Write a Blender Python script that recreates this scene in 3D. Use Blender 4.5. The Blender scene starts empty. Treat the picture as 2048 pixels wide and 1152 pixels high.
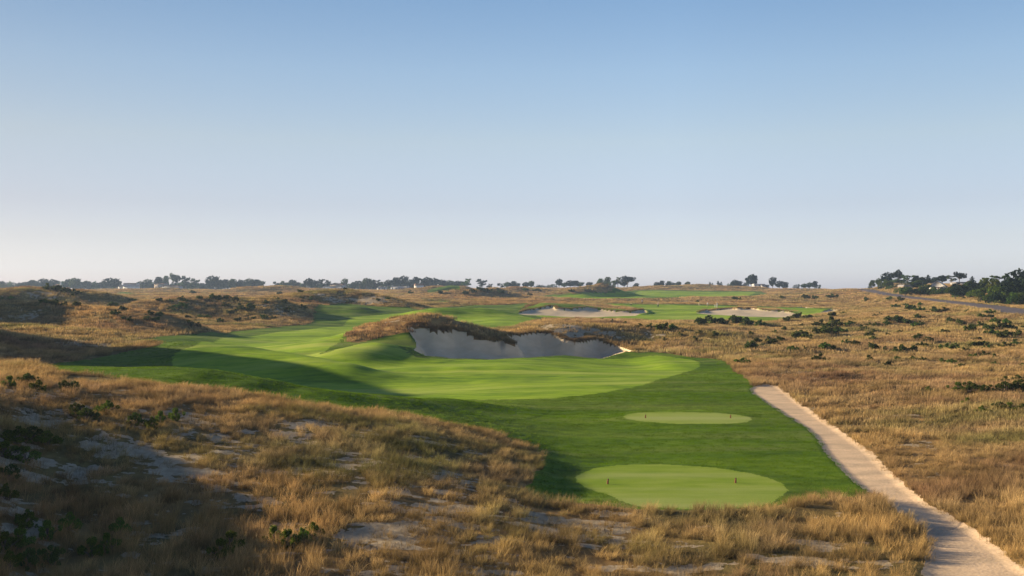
import bpy, math, random
import numpy as np
from mathutils import Vector, Matrix

random.seed(7)
rng = np.random.default_rng(11)
SC = bpy.context.scene
COL = SC.collection

# ------------------------------------------------------------------ camera, sky, sun, exposure
CAM_H, FPX, CX, CY = 9.0, 2048.0, 1024.0, 578.0
cam_d = bpy.data.cameras.new("camera")
cam = bpy.data.objects.new("camera", cam_d)
COL.objects.link(cam)
cam.location = (0, 0, CAM_H)
cam.rotation_euler = (math.radians(90.056), 0, 0)
cam_d.lens = 36.0
cam_d.sensor_width = 36.0
cam_d.clip_start = 0.5
cam_d.clip_end = 30000
SC.camera = cam

SUN_EL, SUN_AZ = math.radians(13.5), math.radians(18)      # azimuth: degrees beyond due left, away from the camera
sun_vec = Vector((-math.cos(SUN_AZ) * math.cos(SUN_EL), math.sin(SUN_AZ) * math.cos(SUN_EL), math.sin(SUN_EL)))
sd = bpy.data.lights.new("sun", 'SUN')
sd.energy = 5.0
sd.angle = math.radians(0.55)
sd.color = (1.0, 0.80, 0.52)
sun = bpy.data.objects.new("sun", sd)
COL.objects.link(sun)
sun.location = (0, 0, 200)
sun.rotation_euler = (-sun_vec).to_track_quat('-Z', 'Y').to_euler()

world = bpy.data.worlds.new("World")
SC.world = world
world.use_nodes = True
wn = world.node_tree
wn.nodes.clear()
sky = wn.nodes.new('ShaderNodeTexSky')
sky.sky_type = 'NISHITA'
sky.sun_disc = False
sky.sun_elevation = SUN_EL
sky.sun_rotation = math.radians(-90) + SUN_AZ
sky.altitude = 0
sky.air_density = 1.0
sky.dust_density = 0.6
sky.ozone_density = 1.5
# the clear autumn air: paler pinkish white low down, deeper blue above
tc = wn.nodes.new('ShaderNodeTexCoord')
sep = wn.nodes.new('ShaderNodeSeparateXYZ')
ramp = wn.nodes.new('ShaderNodeValToRGB')
mulc = wn.nodes.new('ShaderNodeMix')
mulc.data_type = 'RGBA'
mulc.blend_type = 'MULTIPLY'
mulc.inputs[0].default_value = 1.0
bg = wn.nodes.new('ShaderNodeBackground')
bg.inputs['Strength'].default_value = 0.10
wo = wn.nodes.new('ShaderNodeOutputWorld')
wn.links.new(tc.outputs['Generated'], sep.inputs[0])
wn.links.new(sep.outputs['Z'], ramp.inputs[0])
SKY_STOPS = [(0.0, (.80, .90, 1.66)), (0.0166, (.80, .88, 1.50)), (.048, (.75, .74, 1.08)), (.08, (.75, .69, .90)), (.142, (.88, .78, .82)), (.207, (.82, .80, .86)), (.272, (.68, .74, .84)), (.42, (.36, .47, .63)), (1.0, (.26, .38, .58))]
el = ramp.color_ramp.elements
SKY_STOPS = [(p, tuple(k / 2 for k in c)) for p, c in SKY_STOPS]
el[0].position, el[0].color = SKY_STOPS[0][0], (*SKY_STOPS[0][1], 1)
el[1].position, el[1].color = SKY_STOPS[-1][0], (*SKY_STOPS[-1][1], 1)
for p, c in SKY_STOPS[1:-1]:
    e = el.new(p)
    e.color = (*c, 1)
wn.links.new(sky.outputs[0], mulc.inputs[6])
wn.links.new(ramp.outputs[0], mulc.inputs[7])
evn = wn.nodes.new('ShaderNodeMapRange')            # less glare towards the sun, as after a clear night
evn.inputs['From Min'].default_value, evn.inputs['From Max'].default_value = -.45, .15
evn.inputs['To Min'].default_value, evn.inputs['To Max'].default_value = 1.12, 1.93
wn.links.new(sep.outputs['X'], evn.inputs['Value'])
dbl = wn.nodes.new('ShaderNodeVectorMath'); dbl.operation = 'SCALE'
wn.links.new(mulc.outputs[2], dbl.inputs[0]); wn.links.new(evn.outputs[0], dbl.inputs['Scale'])
wn.links.new(dbl.outputs[0], bg.inputs['Color'])
wn.links.new(bg.outputs[0], wo.inputs[0])

SC.view_settings.view_transform = 'Standard'
SC.view_settings.look = 'None'
SC.view_settings.exposure = 1.32
SC.view_settings.gamma = 1.0
SC.render.engine = 'CYCLES'
SC.cycles.max_bounces = 6
SC.cycles.diffuse_bounces = 3
SC.cycles.transparent_max_bounces = 8
SC.cycles.volume_bounces = 0

# ------------------------------------------------------------------ helpers
def tag(o, label=None, cat=None, group=None, kind=None):
    if label: o['label'] = label
    if cat: o['category'] = cat
    if group: o['group'] = group
    if kind: o['kind'] = kind
    return o

def mesh_np(name, verts, quads, mat=None, parent=None, smooth=False, attrs=None, tris=None, link=True):
    me = bpy.data.meshes.new(name)
    verts = np.asarray(verts, dtype=np.float32).reshape(-1, 3)
    parts, starts, n = [], [], 0
    if quads is not None and len(quads):
        q = np.asarray(quads, dtype=np.int32).reshape(-1, 4)
        parts.append(q.ravel()); starts.append(np.arange(len(q)) * 4); n = len(q) * 4
    if tris is not None and len(tris):
        t = np.asarray(tris, dtype=np.int32).reshape(-1, 3)
        parts.append(t.ravel()); starts.append(n + np.arange(len(t)) * 3)
    me.vertices.add(len(verts))
    me.vertices.foreach_set('co', verts.ravel())
    if parts:
        li = np.concatenate(parts); st = np.concatenate(starts).astype(np.int32)
        me.loops.add(len(li)); me.loops.foreach_set('vertex_index', li)
        me.polygons.add(len(st)); me.polygons.foreach_set('loop_start', st)
        if smooth:
            me.polygons.foreach_set('use_smooth', np.ones(len(st), dtype=bool))
    for k, (ty, arr) in (attrs or {}).items():
        a = me.attributes.new(k, ty, 'POINT')
        arr = np.asarray(arr)
        if ty == 'FLOAT': a.data.foreach_set('value', arr.astype(np.float32))
        elif ty == 'INT': a.data.foreach_set('value', arr.astype(np.int32))
        elif ty == 'FLOAT_VECTOR': a.data.foreach_set('vector', arr.astype(np.float32).ravel())
        elif ty == 'FLOAT_COLOR': a.data.foreach_set('color', arr.astype(np.float32).ravel())
    me.update(calc_edges=True)
    me.validate()
    if mat: me.materials.append(mat)
    o = bpy.data.objects.new(name, me)
    if link: COL.objects.link(o)
    if parent: o.parent = parent
    return o

class MB:
    """collects simple shapes, then links them as one mesh object"""
    def __init__(s): s.v, s.q, s.t = [], [], []
    def box(s, c, d, rz=0.0, taper=1.0):
        b = len(s.v); cx, cy, cz = c; dx, dy, dz = (k / 2 for k in d)
        cs, sn = math.cos(rz), math.sin(rz)
        for z, k in ((-dz, 1), (dz, taper)):
            for x, y in ((-dx, -dy), (dx, -dy), (dx, dy), (-dx, dy)):
                x, y = x * k, y * k
                s.v.append((cx + x * cs - y * sn, cy + x * sn + y * cs, cz + z))
        for f in ((0, 3, 2, 1), (4, 5, 6, 7), (0, 1, 5, 4), (1, 2, 6, 5), (2, 3, 7, 6), (3, 0, 4, 7)):
            s.q.append([b + k for k in f])
        return s
    def tube(s, pts, rad, n=8):
        pts = [Vector(p) for p in pts]; b = len(s.v)
        for i, p in enumerate(pts):
            d = (pts[min(i + 1, len(pts) - 1)] - pts[max(i - 1, 0)]).normalized()
            a = d.cross(Vector((0.3, 1, 0.2))).normalized(); c = d.cross(a)
            for k in range(n):
                t = 2 * math.pi * k / n
                s.v.append(tuple(p + (a * math.cos(t) + c * math.sin(t)) * rad[i]))
        for i in range(len(pts) - 1):
            for k in range(n):
                s.q.append([b + i * n + k, b + i * n + (k + 1) % n, b + (i + 1) * n + (k + 1) % n, b + (i + 1) * n + k])
        for e in (0, len(pts) - 1):
            s.v.append(tuple(pts[e])); m = len(s.v) - 1
            for k in range(n): s.t.append([m, b + e * n + k, b + e * n + (k + 1) % n])
        return s
    def prism(s, prof, y0, y1):
        """prof: (x, z) outline, extruded along y"""
        b = len(s.v); n = len(prof)
        for y in (y0, y1):
            for x, z in prof: s.v.append((x, y, z))
        for k in range(n): s.q.append([b + k, b + (k + 1) % n, b + n + (k + 1) % n, b + n + k])
        for off in (0, n):
            for k in range(1, n - 1): s.t.append([b + off, b + off + k, b + off + k + 1])
        return s
    def build(s, name, mat, parent=None, smooth=False, link=True):
        return mesh_np(name, s.v, s.q, mat, parent, smooth, tris=s.t, link=link)

def empty(name, loc, rz=0.0, scale=1.0):
    o = bpy.data.objects.new(name, None)
    COL.objects.link(o)
    o.empty_display_size = 0.3
    o.location = loc; o.rotation_euler = (0, 0, rz); o.scale = (scale,) * 3
    return o

def copy_tree(root, kids, loc, rz, scale):
    r = root.copy(); COL.objects.link(r)
    r.location = loc; r.rotation_euler = (0, 0, rz); r.scale = scale
    for k in kids:
        c = k.copy(); COL.objects.link(c); c.parent = r
    return r

def hashf(ix, iy, seed):
    h = (ix.astype(np.int64) * 374761393 + iy.astype(np.int64) * 668265263 + seed * 974711) & 0xffffffff
    h = ((h ^ (h >> 13)) * 1274126177) & 0xffffffff
    return ((h ^ (h >> 16)) & 0xffff) / 65535.0
def vnoise(x, y, seed=0):
    x = np.asarray(x, dtype=np.float64); y = np.asarray(y, dtype=np.float64)
    ix, iy = np.floor(x), np.floor(y); fx, fy = x - ix, y - iy
    fx = fx * fx * fx * (fx * (fx * 6 - 15) + 10); fy = fy * fy * fy * (fy * (fy * 6 - 15) + 10)
    a, b = hashf(ix, iy, seed), hashf(ix + 1, iy, seed)
    c, d = hashf(ix, iy + 1, seed), hashf(ix + 1, iy + 1, seed)
    return (a + (b - a) * fx) * (1 - fy) + (c + (d - c) * fx) * fy
def fbm(x, y, octv=4, seed=0, gain=0.5):
    s, a, t = 0.0, 1.0, 0.0
    for k in range(octv):
        ca, sa = math.cos(k * 1.1), math.sin(k * 1.1)
        s = s + a * (vnoise((x * ca - y * sa) * 2 ** k + 17.3 * k, (x * sa + y * ca) * 2 ** k - 9.1 * k, seed + k) - 0.5)
        t += a; a *= gain
    return s / t * 2
def sstep(a, b, x):
    t = np.clip((x - a) / (b - a), 0, 1)
    return t * t * (3 - 2 * t)

# ------------------------------------------------------------------ the lie of the land
U_FINE = 0.56
ucol = np.concatenate([np.linspace(-1.3, -U_FINE - 0.02, 60), np.arange(-U_FINE, U_FINE, 0.0011), np.linspace(U_FINE + 0.02, 1.3, 60)])
drow = [8.0]
while drow[-1] < 24: drow.append(drow[-1] + 0.9)
while drow[-1] < 1500: drow.append(drow[-1] * 1.0035)
while drow[-1] < 2050: drow.append(drow[-1] * 1.02)
drow = np.array(drow)
NR, NC = len(drow), len(ucol)
Ug, Dg = np.meshgrid(ucol, drow)
Xg, Yg = Ug * Dg, Dg

def zpy(py, D): return CAM_H - (py - CY) / FPX * D
BASE = []                                   # (px, D, z): sight lines to the ground at a surveyed distance
def row(D, *pz):
    for px, z in pz: BASE.append((px, D, z))
row(8, (-3000, 1), (0, .5), (1024, 0), (2048, 0), (4500, .5))
row(25, (-1800, 2), (0, .6), (600, .2), (1024, 0), (1700, 0), (2048, .1), (3800, .6))
row(44, (-1500, 2.6), (0, 2.5), (300, 2.0), (600, 1.5), (900, 1.0), (1060, .4), (1150, 0), (1400, 0), (1700, 0), (2048, .25), (3300, 1))
row(60, (-1200, 4), (-300, 4.3), (0, 4.35), (300, 3.5), (600, 2.35), (750, 1.75), (900, 1.2), (1000, .5), (1120, 0), (1400, 0), (1700, 0), (2048, .5), (3000, 2))
row(80, (0, 2.6), (300, 1.6), (450, .9), (600, .1), (800, -.3), (1024, -.1), (1380, 0), (1700, .1), (2048, .5))
row(100, (-900, 3), (0, .8), (300, .1), (450, -.2), (600, -.5), (800, -.5), (1024, -.15), (1300, 0), (1500, 0), (1750, .2), (2048, .5), (2900, 3))
row(118, (0, 1.2), (300, .1), (600, -.3), (800, 0), (1024, 0), (1400, 0), (1700, .2), (2048, .6))
row(135, (0, 1.8), (300, .5), (600, -.1), (850, 0), (1024, 0), (1280, -.15), (1420, 0), (1600, .2), (2048, .7))
row(160, (-700, 4), (0, 2.6), (300, 1.2), (500, .4), (750, .4), (1024, .3), (1280, .1), (1420, .3), (1600, .3), (1850, .7), (2048, 1.2), (2900, 4))
row(200, (0, 1.6), (300, 1.4), (450, .7), (650, .9), (900, .9), (1100, 1.0), (1400, .9), (1650, .5), (1850, 1.6), (2048, 3.2))
row(250, (0, 3), (300, 3), (450, 2.2), (620, 1.4), (800, 1.2), (1024, 1.2), (1300, .9), (1600, .9), (1850, 2.6), (2048, 4.1), (2700, 8))
row(300, (0, 4.5), (300, 4.2), (620, 4.2), (800, 3.0), (1024, 1.6), (1300, 1.3), (1600, 1.5), (1850, 3.9), (2048, 5.2))
row(380, (-600, 7), (0, 5.2), (300, 5), (620, 4.5), (900, 3.4), (1150, 3.0), (1300, 3.25), (1500, 3.1), (1700, 3.2), (1850, 5.6), (2048, 8), (2700, 12))
row(470, (0, 6.2), (400, 6), (700, 5.0), (1024, 4.4), (1300, 4.7), (1550, 4.4), (1720, 5.6), (1850, 8), (2048, 9.4))
row(560, (0, 6.8), (400, 6.4), (700, 6), (1024, 5.2), (1250, 3.9), (1450, 4.4), (1650, 6.0), (1800, 10), (2048, 10.5))
row(680, (-400, 8), (0, 7.4), (400, 7.5), (700, 7), (1024, 6.8), (1250, 6.2), (1450, 6.6), (1650, 7.8), (1715, 9.0), (1800, 10.5), (2048, 11), (2600, 12))
row(850, (0, 7.6), (400, 8), (700, 8), (1024, 8.6), (1300, 9.4), (1500, 9), (1700, 8.0), (2048, 10))
row(1150, (-400, 7), (0, 6.6), (500, 6.6), (1024, 7), (1600, 7), (2048, 8), (2600, 9))
row(2000, (-400, 5), (500, 5), (1024, 5), (1600, 5), (2600, 5))
row(8000, (-400, 0), (1024, 0), (2600, 0))
B = np.array(BASE, dtype=float)
Pu, Pv, Pz = (B[:, 0] - CX) / FPX * 2.2, np.log(B[:, 1]), B[:, 2]
def tps(r2): return 0.5 * r2 * np.log(r2 + 1e-9)
R2 = (Pu[:, None] - Pu[None]) ** 2 + (Pv[:, None] - Pv[None]) ** 2
K = tps(R2) + np.eye(len(B)) * 0.002
A = np.zeros((len(B) + 3, len(B) + 3))
A[:len(B), :len(B)] = K
A[:len(B), len(B):] = np.c_[np.ones(len(B)), Pu, Pv]
A[len(B):, :len(B)] = A[:len(B), len(B):].T
Wt = np.linalg.solve(A, np.r_[Pz, 0, 0, 0])
# the smooth base is evaluated on a coarse lattice and interpolated
cu = np.linspace(-2.7, 2.7, 241); cv = np.linspace(math.log(7.9), math.log(13000), 260)
gu, gv = np.meshgrid(np.clip(cu, -1.5, 1.5) * 2.2, cv)
acc = Wt[-3] + Wt[-2] * gu + Wt[-1] * gv
for k in range(len(B)):
    acc += Wt[k] * tps((gu - Pu[k]) ** 2 + (gv - Pv[k]) ** 2)
def bil(grid, fu, fv):
    iu = np.clip(np.floor(fu).astype(int), 0, grid.shape[1] - 2); iv = np.clip(np.floor(fv).astype(int), 0, grid.shape[0] - 2)
    a, b = np.clip(fu - iu, 0, 1), np.clip(fv - iv, 0, 1)
    return (grid[iv, iu] * (1 - a) + grid[iv, iu + 1] * a) * (1 - b) + (grid[iv + 1, iu] * (1 - a) + grid[iv + 1, iu + 1] * a) * b
def base_h(x, y):
    u = x / y; v = np.log(y)
    return bil(acc, (u - cu[0]) / (cu[1] - cu[0]), (v - cv[0]) / (cv[1] - cv[0]))

# ridges and mounds: crest points (px, D, z or ('py', row), near width, far width)
def RP(px, py, D, wn_, wf): return ((px - CX) / FPX * D, D, zpy(py, D), wn_, wf)
def RZ(x, y, z, wn_, wf): return (x, y, z, wn_, wf)
RIDGES = [
    # the big dune behind the bunker, and its continuation to the right
    [RP(640, 697, 136, 6, 8), RP(700, 680, 146, 8, 9), RP(740, 662, 150, 9, 10), RP(780, 643, 153, 9.5, 12), RP(820, 631, 155, 9.5, 13), RP(855, 628, 156, 9, 13), RP(890, 633, 157, 8, 12), RP(920, 642, 157, 7.5, 11), RP(960, 656, 158, 6.5, 9), RP(1010, 666, 159, 7, 8), RP(1050, 672, 160, 8, 8)],
    [RP(1050, 662, 162, 9, 8), RP(1120, 646, 166, 7.5, 10), RP(1200, 648, 170, 8, 12), RP(1300, 654, 173, 9, 13), RP(1400, 662, 168, 11, 12), RP(1470, 676, 156, 9, 10)],
    [RP(715, 692, 131, 6, 7), RP(755, 683, 134, 6.5, 7), RP(800, 688, 137, 5, 6)],
    # mown hump left of it
    [RP(330, 688, 134, 7, 5), RP(405, 683, 130, 9, 4), RP(470, 689, 126, 9, 3.5), RP(545, 700, 121, 8, 3.2), RP(620, 711, 116, 7, 3), RP(680, 723, 112, 5, 3)],
    # mown ridge behind the long grass
    [RP(60, 733, 78, 8, 5), RP(200, 737, 74, 8, 5), RP(310, 735, 71, 8, 5), RP(400, 740, 69.5, 7, 5), RP(500, 757, 68.5, 6, 5), RP(600, 775, 68, 5, 5), RP(740, 789, 71, 5, 5), RP(860, 799, 75, 4, 5)],
    # high dunes off to the left that shade the hollows
    [RZ(-99, 146, 13, 12, 12), RZ(-86, 130, 17, 12, 11), RZ(-76, 114, 16, 10, 10)],
    [RZ(-124, 190, 14, 10, 10), RZ(-126, 206, 16.5, 11, 11), RZ(-132, 224, 15, 12, 12)],  # out of view, added to throw shade across the left dunes
    [RZ(-30, 48, 4.6, 5, 5), RZ(-27, 42, 5.4, 5, 5), RZ(-24, 35, 5.0, 5, 4), RZ(-21, 30, 3.6, 4, 4)],
    [RP(-260, 600, 190, 14, 12), RP(-60, 596, 196, 14, 12), RP(60, 600, 200, 13, 10), RP(140, 606, 198, 11, 9), RP(220, 618, 190, 10, 9), RP(300, 632, 184, 9, 8)],
    [RP(-100, 640, 165, 10, 8), RP(0, 650, 162, 9, 8), RP(110, 660, 158, 8, 8)],
    [RP(-20, 584, 290, 16, 14), RP(60, 577, 300, 17, 15), RP(120, 581, 300, 13, 12), RP(180, 590, 296, 9, 10)],
    [RP(330, 606, 255, 12, 12), RP(430, 600, 265, 14, 12), RP(520, 603, 262, 12, 12)],
    [RP(540, 596, 315, 14, 12), RP(610, 588, 325, 16, 12), RP(690, 583, 330, 13, 12), RP(740, 590, 326, 8, 9), RP(800, 604, 318, 6, 7)],
    [RP(632, 607, 283, 12, 9), RP(700, 611, 280, 8, 8)],
    [RP(868, 614, 272, 7, 6), RP(893, 613, 275, 4, 4)],
    [RP(870, 617, 268, 9, 9), RP(930, 614, 275, 12, 9)],
    # dune over the far bunker
    [RP(1040, 616, 322, 12, 10), RP(1090, 607, 326, 15, 10), RP(1150, 609, 326, 14, 10), RP(1210, 617, 322, 10, 8)],
    [RP(1140, 611, 324, 5, 5), RP(1166, 618, 315, 3.5, 3.5)],
    [RP(1372, 620, 322, 5, 5), RP(1402, 622, 316, 4, 4)],
    [RP(1575, 620, 322, 5, 5), RP(1580, 624, 314, 3, 3)],
    [RP(1400, 621, 320, 10, 8), RP(1480, 618, 325, 12, 8), RP(1570, 621, 322, 10, 8)],
    [RP(930, 578, 520, 18, 18), RP(985, 573, 525, 16, 16), RP(1012, 579, 522, 8, 9), RP(1040, 588, 516, 7, 8)],
    [RP(850, 577, 640, 20, 18), RP(905, 569, 650, 18, 18), RP(925, 573, 645, 9, 10)],
    [RP(500, 575, 640, 20, 20), RP(570, 573, 650, 24, 20), RP(640, 580, 640, 20, 20)],
    [RP(1160, 576, 600, 18, 18), RP(1205, 567, 605, 14, 14), RP(1222, 572, 603, 8, 9), RP(1250, 583, 600, 7, 8)],
    [RP(1040, 573, 700, 20, 20), RP(1080, 577, 700, 18, 18)],
    [RP(1220, 601, 455, 9, 12), RP(1320, 600, 460, 10, 12), RP(1430, 601, 462, 10, 12), RP(1520, 605, 455, 9, 12)],
    [RP(1330, 574, 800, 24, 24), RP(1400, 569, 820, 26, 24), RP(1480, 572, 800, 24, 24), RP(1560, 576, 780, 24, 24)],
    [RP(260, 578, 700, 20, 20), RP(330, 576, 700, 20, 20)],
    [RP(1760, 574, 560, 20, 20), RP(1790, 567, 560, 22, 20), RP(1850, 568, 520, 24, 20), RP(1930, 571, 470, 22, 20), RP(2000, 575, 430, 20, 20)],
    # low swells in the heath on the right
    [RP(1650, 636, 250, 12, 12), RP(1760, 628, 255, 12, 12), RP(1850, 634, 250, 11, 12)],
    [RP(1540, 700, 140, 6, 7), RP(1640, 694, 146, 7, 8), RP(1760, 697, 144, 6, 7)],
    [RP(1900, 668, 170, 9, 9), RP(2000, 660, 172, 9, 9), RP(2120, 660, 170, 9, 9)],
    # the grassy bank below the near tee, beside the path
    [RP(1180, 1010, 41.5, 2.2, 2.0), RP(1400, 1008, 41.5, 2.2, 2.0), RP(1600, 1004, 41.5, 2.2, 2.0), RP(1760, 1008, 41, 2.0, 1.6)],
]
Z0 = base_h(Xg, Yg)
delta = np.zeros_like(Z0)
for rd in RIDGES:
    pts = np.array(rd)
    wmax = max(pts[:, 3].max(), pts[:, 4].max()) * 2.6
    sel = (Xg > pts[:, 0].min() - wmax) & (Xg < pts[:, 0].max() + wmax) & (Yg > pts[:, 1].min() - wmax) & (Yg < pts[:, 1].max() + wmax)
    x, y, zb = Xg[sel], Yg[sel], Z0[sel]
    best = np.full(x.shape, 1e9); hz = np.zeros(x.shape); sg = np.zeros(x.shape)
    wsum = np.zeros(x.shape); hsum = np.zeros(x.shape); nsum = np.zeros(x.shape); fsum = np.zeros(x.shape)
    for a, b in zip(pts[:-1], pts[1:]):
        dx, dy = b[0] - a[0], b[1] - a[1]
        t = np.clip(((x - a[0]) * dx + (y - a[1]) * dy) / (dx * dx + dy * dy), 0, 1)
        qx, qy = a[0] + dx * t, a[1] + dy * t
        d = np.hypot(x - qx, y - qy)
        w = 1 / (d + 0.6) ** 4
        wsum += w; hsum += w * (a[2] + (b[2] - a[2]) * t)
        nsum += w * (a[3] + (b[3] - a[3]) * t); fsum += w * (a[4] + (b[4] - a[4]) * t)
        m = d < best
        best[m] = d[m]; sg[m] = (y - qy)[m]
    hz = hsum / wsum
    wd = np.where(sg < 0, 1.0, 0.0)
    s_ = 1 / (1 + np.exp(sg / 1.5))
    w_ = (nsum * s_ + fsum * (1 - s_)) / wsum
    g = np.exp(-(best / w_) ** 2.2)
    dl = (hz - zb) * g
    cur = delta[sel]
    # smooth maximum of the overlapping mounds
    kk = 0.35 * sstep(0.0, 0.6, dl)+1e-6
    hh = np.clip(0.5 + 0.5 * (dl - cur) / kk, 0, 1)
    sm = cur * (1 - hh) + dl * hh + kk * hh * (1 - hh)
    delta[sel] = np.where(dl > 0.02, np.where(g > 0.02, sm, cur), cur)
Z0 = Z0 + delta

def col_idx(u): return np.interp(u, ucol, np.arange(NC))
def row_idx(d): return np.interp(d, drow, np.arange(NR))
def unproject(pxs, pys, Z):
    """first ground point met by the sight line"""
    out = []
    for px, py in zip(pxs, pys):
        u = (px - CX) / FPX
        ci = col_idx(u); c0 = int(min(ci, NC - 2)); f = ci - c0
        zc = Z[:, c0] * (1 - f) + Z[:, c0 + 1] * f
        zr = CAM_H - (py - CY) / FPX * drow
        hit = np.nonzero(zc >= zr)[0]
        if len(hit) == 0: out.append((u * 1400, 1400.0)); continue
        k = hit[0]
        if k > 0:
            a, b = zr[k - 1] - zc[k - 1], zr[k] - zc[k]
            t = a / (a - b); D = drow[k - 1] + (drow[k] - drow[k - 1]) * t
        else: D = drow[0]
        out.append((u * D, D))
    return np.array(out)

def poly(pts, Z, seg=14):
    """outline given by sight lines (px, py) or, where the ground is out of sight, ('w', px, D)"""
    out = []
    n = len(pts)
    for i in range(n):
        a, b = pts[i], pts[(i + 1) % n]
        if len(a) == 3: out.append([(a[1] - CX) / FPX * a[2], a[2]]); continue
        if len(b) == 3: out.append(list(unproject([a[0]], [a[1]], Z)[0])); continue
        k = max(1, int(math.hypot(b[0] - a[0], (b[1] - a[1]) * 2) / seg))
        ts = np.arange(k) / k
        out += [list(p) for p in unproject(a[0] + (b[0] - a[0]) * ts, a[1] + (b[1] - a[1]) * ts, Z)]
    return np.array(out)

def smooth_poly(P, it=1):
    for _ in range(it):
        P = 0.5 * P + 0.25 * np.roll(P, 1, 0) + 0.25 * np.roll(P, -1, 0)
    return P

def inside(P, x, y):
    """point in polygon, flat arrays"""
    res = np.zeros(x.shape, dtype=bool)
    bb = (x >= P[:, 0].min()) & (x <= P[:, 0].max()) & (y >= P[:, 1].min()) & (y <= P[:, 1].max())
    idx = np.nonzero(bb)
    xs, ys = x[idx], y[idx]
    r = np.zeros(xs.shape, dtype=bool)
    for (x0, y0), (x1, y1) in zip(P, np.roll(P, -1, 0)):
        if y0 == y1: continue
        c = ((y0 > ys) != (y1 > ys)) & (xs < (x1 - x0) * (ys - y0) / (y1 - y0) + x0)
        r ^= c
    res[idx] = r
    return res
def sdist(P, x, y, margin):
    """signed distance (positive inside), -margin or less far outside"""
    out = np.full(x.shape, -float(margin))
    bb = (x >= P[:, 0].min() - margin) & (x <= P[:, 0].max() + margin) & (y >= P[:, 1].min() - margin) & (y <= P[:, 1].max() + margin)
    idx = np.nonzero(bb)
    xs, ys = x[idx], y[idx]
    d = np.full(xs.shape, 1e9)
    for (x0, y0), (x1, y1) in zip(P, np.roll(P, -1, 0)):
        dx, dy = x1 - x0, y1 - y0; L = dx * dx + dy * dy + 1e-9
        t = np.clip(((xs - x0) * dx + (ys - y0) * dy) / L, 0, 1)
        d = np.minimum(d, np.hypot(xs - x0 - dx * t, ys - y0 - dy * t))
    ins = inside(P, xs, ys)
    out[idx] = np.where(ins, d, -np.minimum(d, margin))
    return out

ROUGH = [
    [(30, 727), (120, 743), (220, 755), (300, 766), (450, 784), (600, 804), (750, 824), (880, 843), (960, 858), (1040, 885), (1085, 912), (1065, 950), (1050, 985), (1110, 1003), (1250, 1012), (1400, 1011), (1550, 1003), (1700, 993), (1745, 993),
     (1725, 955), (1675, 905), (1652, 870), (1620, 848), (1558, 810), (1505, 780), (1508, 768), (1475, 745), (1466, 725), (1440, 714), (1300, 704), (1275, 703), ('w', 1200, 141), ('w', 1000, 146), ('w', 860, 146), (812, 662), (760, 668), (715, 682), (690, 680), (690, 668), ('w', 700, 172), (600, 655), (450, 664), (330, 677), (250, 682), (330, 690), (250, 705), (180, 718), (100, 724)],
    [(330, 677), (450, 663), (560, 652), (622, 648), (626, 625), (626, 609), (660, 606), (760, 613), (850, 616), (920, 611), (1010, 612), (1045, 608), (1100, 603), (1190, 607), (1300, 606), (1450, 608), (1560, 612), (1600, 613), (1680, 618), (1640, 626), (1600, 634), (1540, 643), (1400, 644), (1300, 642), (1180, 638), (1080, 641), (1010, 657), ('w', 930, 185), ('w', 800, 180), ('w', 700, 172), (640, 690)],
    [(1075, 591), (1120, 587), (1180, 585), (1240, 581), (1300, 580), (1420, 582), (1520, 581), (1545, 587), (1490, 596), (1350, 597), (1240, 599), (1140, 597)],
    [(845, 580), (875, 573), (905, 570), (945, 573), (925, 578), (880, 585)],
    [(380, 580), (420, 576), (470, 577), (455, 581)],
    [(820, 604), (870, 602), (925, 604), (890, 608), (840, 607)],
    [(215, 588), (250, 585), (290, 588), (250, 592)],
]
FAIRWAY = [
    [(395, 690), (350, 702), ('w', 330, 118), ('w', 330, 92), ('w', 450, 86), ('w', 600, 85), ('w', 740, 86), ('w', 850, 86), (930, 799), (1000, 799), (1100, 797), (1200, 787), (1300, 767), (1360, 745), (1405, 727), (1398, 716), (1320, 709), (1200, 713), (1060, 716), (980, 721), (900, 719), (833, 714), (814, 700), (775, 680), (724, 682), (680, 695), (637, 708), (662, 691), (690, 672), ('w', 700, 170), ('w', 930, 183), (1010, 657), (1080, 641), (1030, 633), (1000, 620), (880, 616), (830, 622), (770, 628), (700, 633), (690, 648), (560, 663), (470, 673)],
    [(1060, 636), (1170, 636), (1300, 638), (1480, 640), (1560, 637), (1605, 630), (1665, 621), (1560, 614), (1300, 608), (1185, 610), (1150, 620)],
    [(1095, 591), (1180, 587), (1300, 582), (1420, 584), (1520, 583), (1485, 594), (1350, 595), (1240, 597), (1140, 595)],
]
DRY = [   # long dry grass lying over the mown ground: the dune tops
    [(702, 680), (715, 675), (737, 667), (765, 663), (790, 664), (808, 662), (814, 653), ('w', 800, 147), ('w', 900, 147), ('w', 1000, 141), (1012, 684), (1030, 692), (1046, 691), (1040, 682), ('w', 1100, 150), ('w', 1300, 143), ('w', 1420, 145), ('w', 1420, 178), ('w', 1200, 184), ('w', 1050, 178), ('w', 960, 168), ('w', 850, 172), ('w', 765, 167), ('w', 740, 158), ('w', 708, 149)],
    [(1030, 622), (1060, 612), (1090, 604), (1150, 605), (1230, 612), (1290, 621), ('w', 1290, 322), ('w', 1200, 332), ('w', 1060, 338)],
    [(1395, 620), (1480, 614), (1605, 622), ('w', 1600, 330), ('w', 1400, 330)],
]
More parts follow.
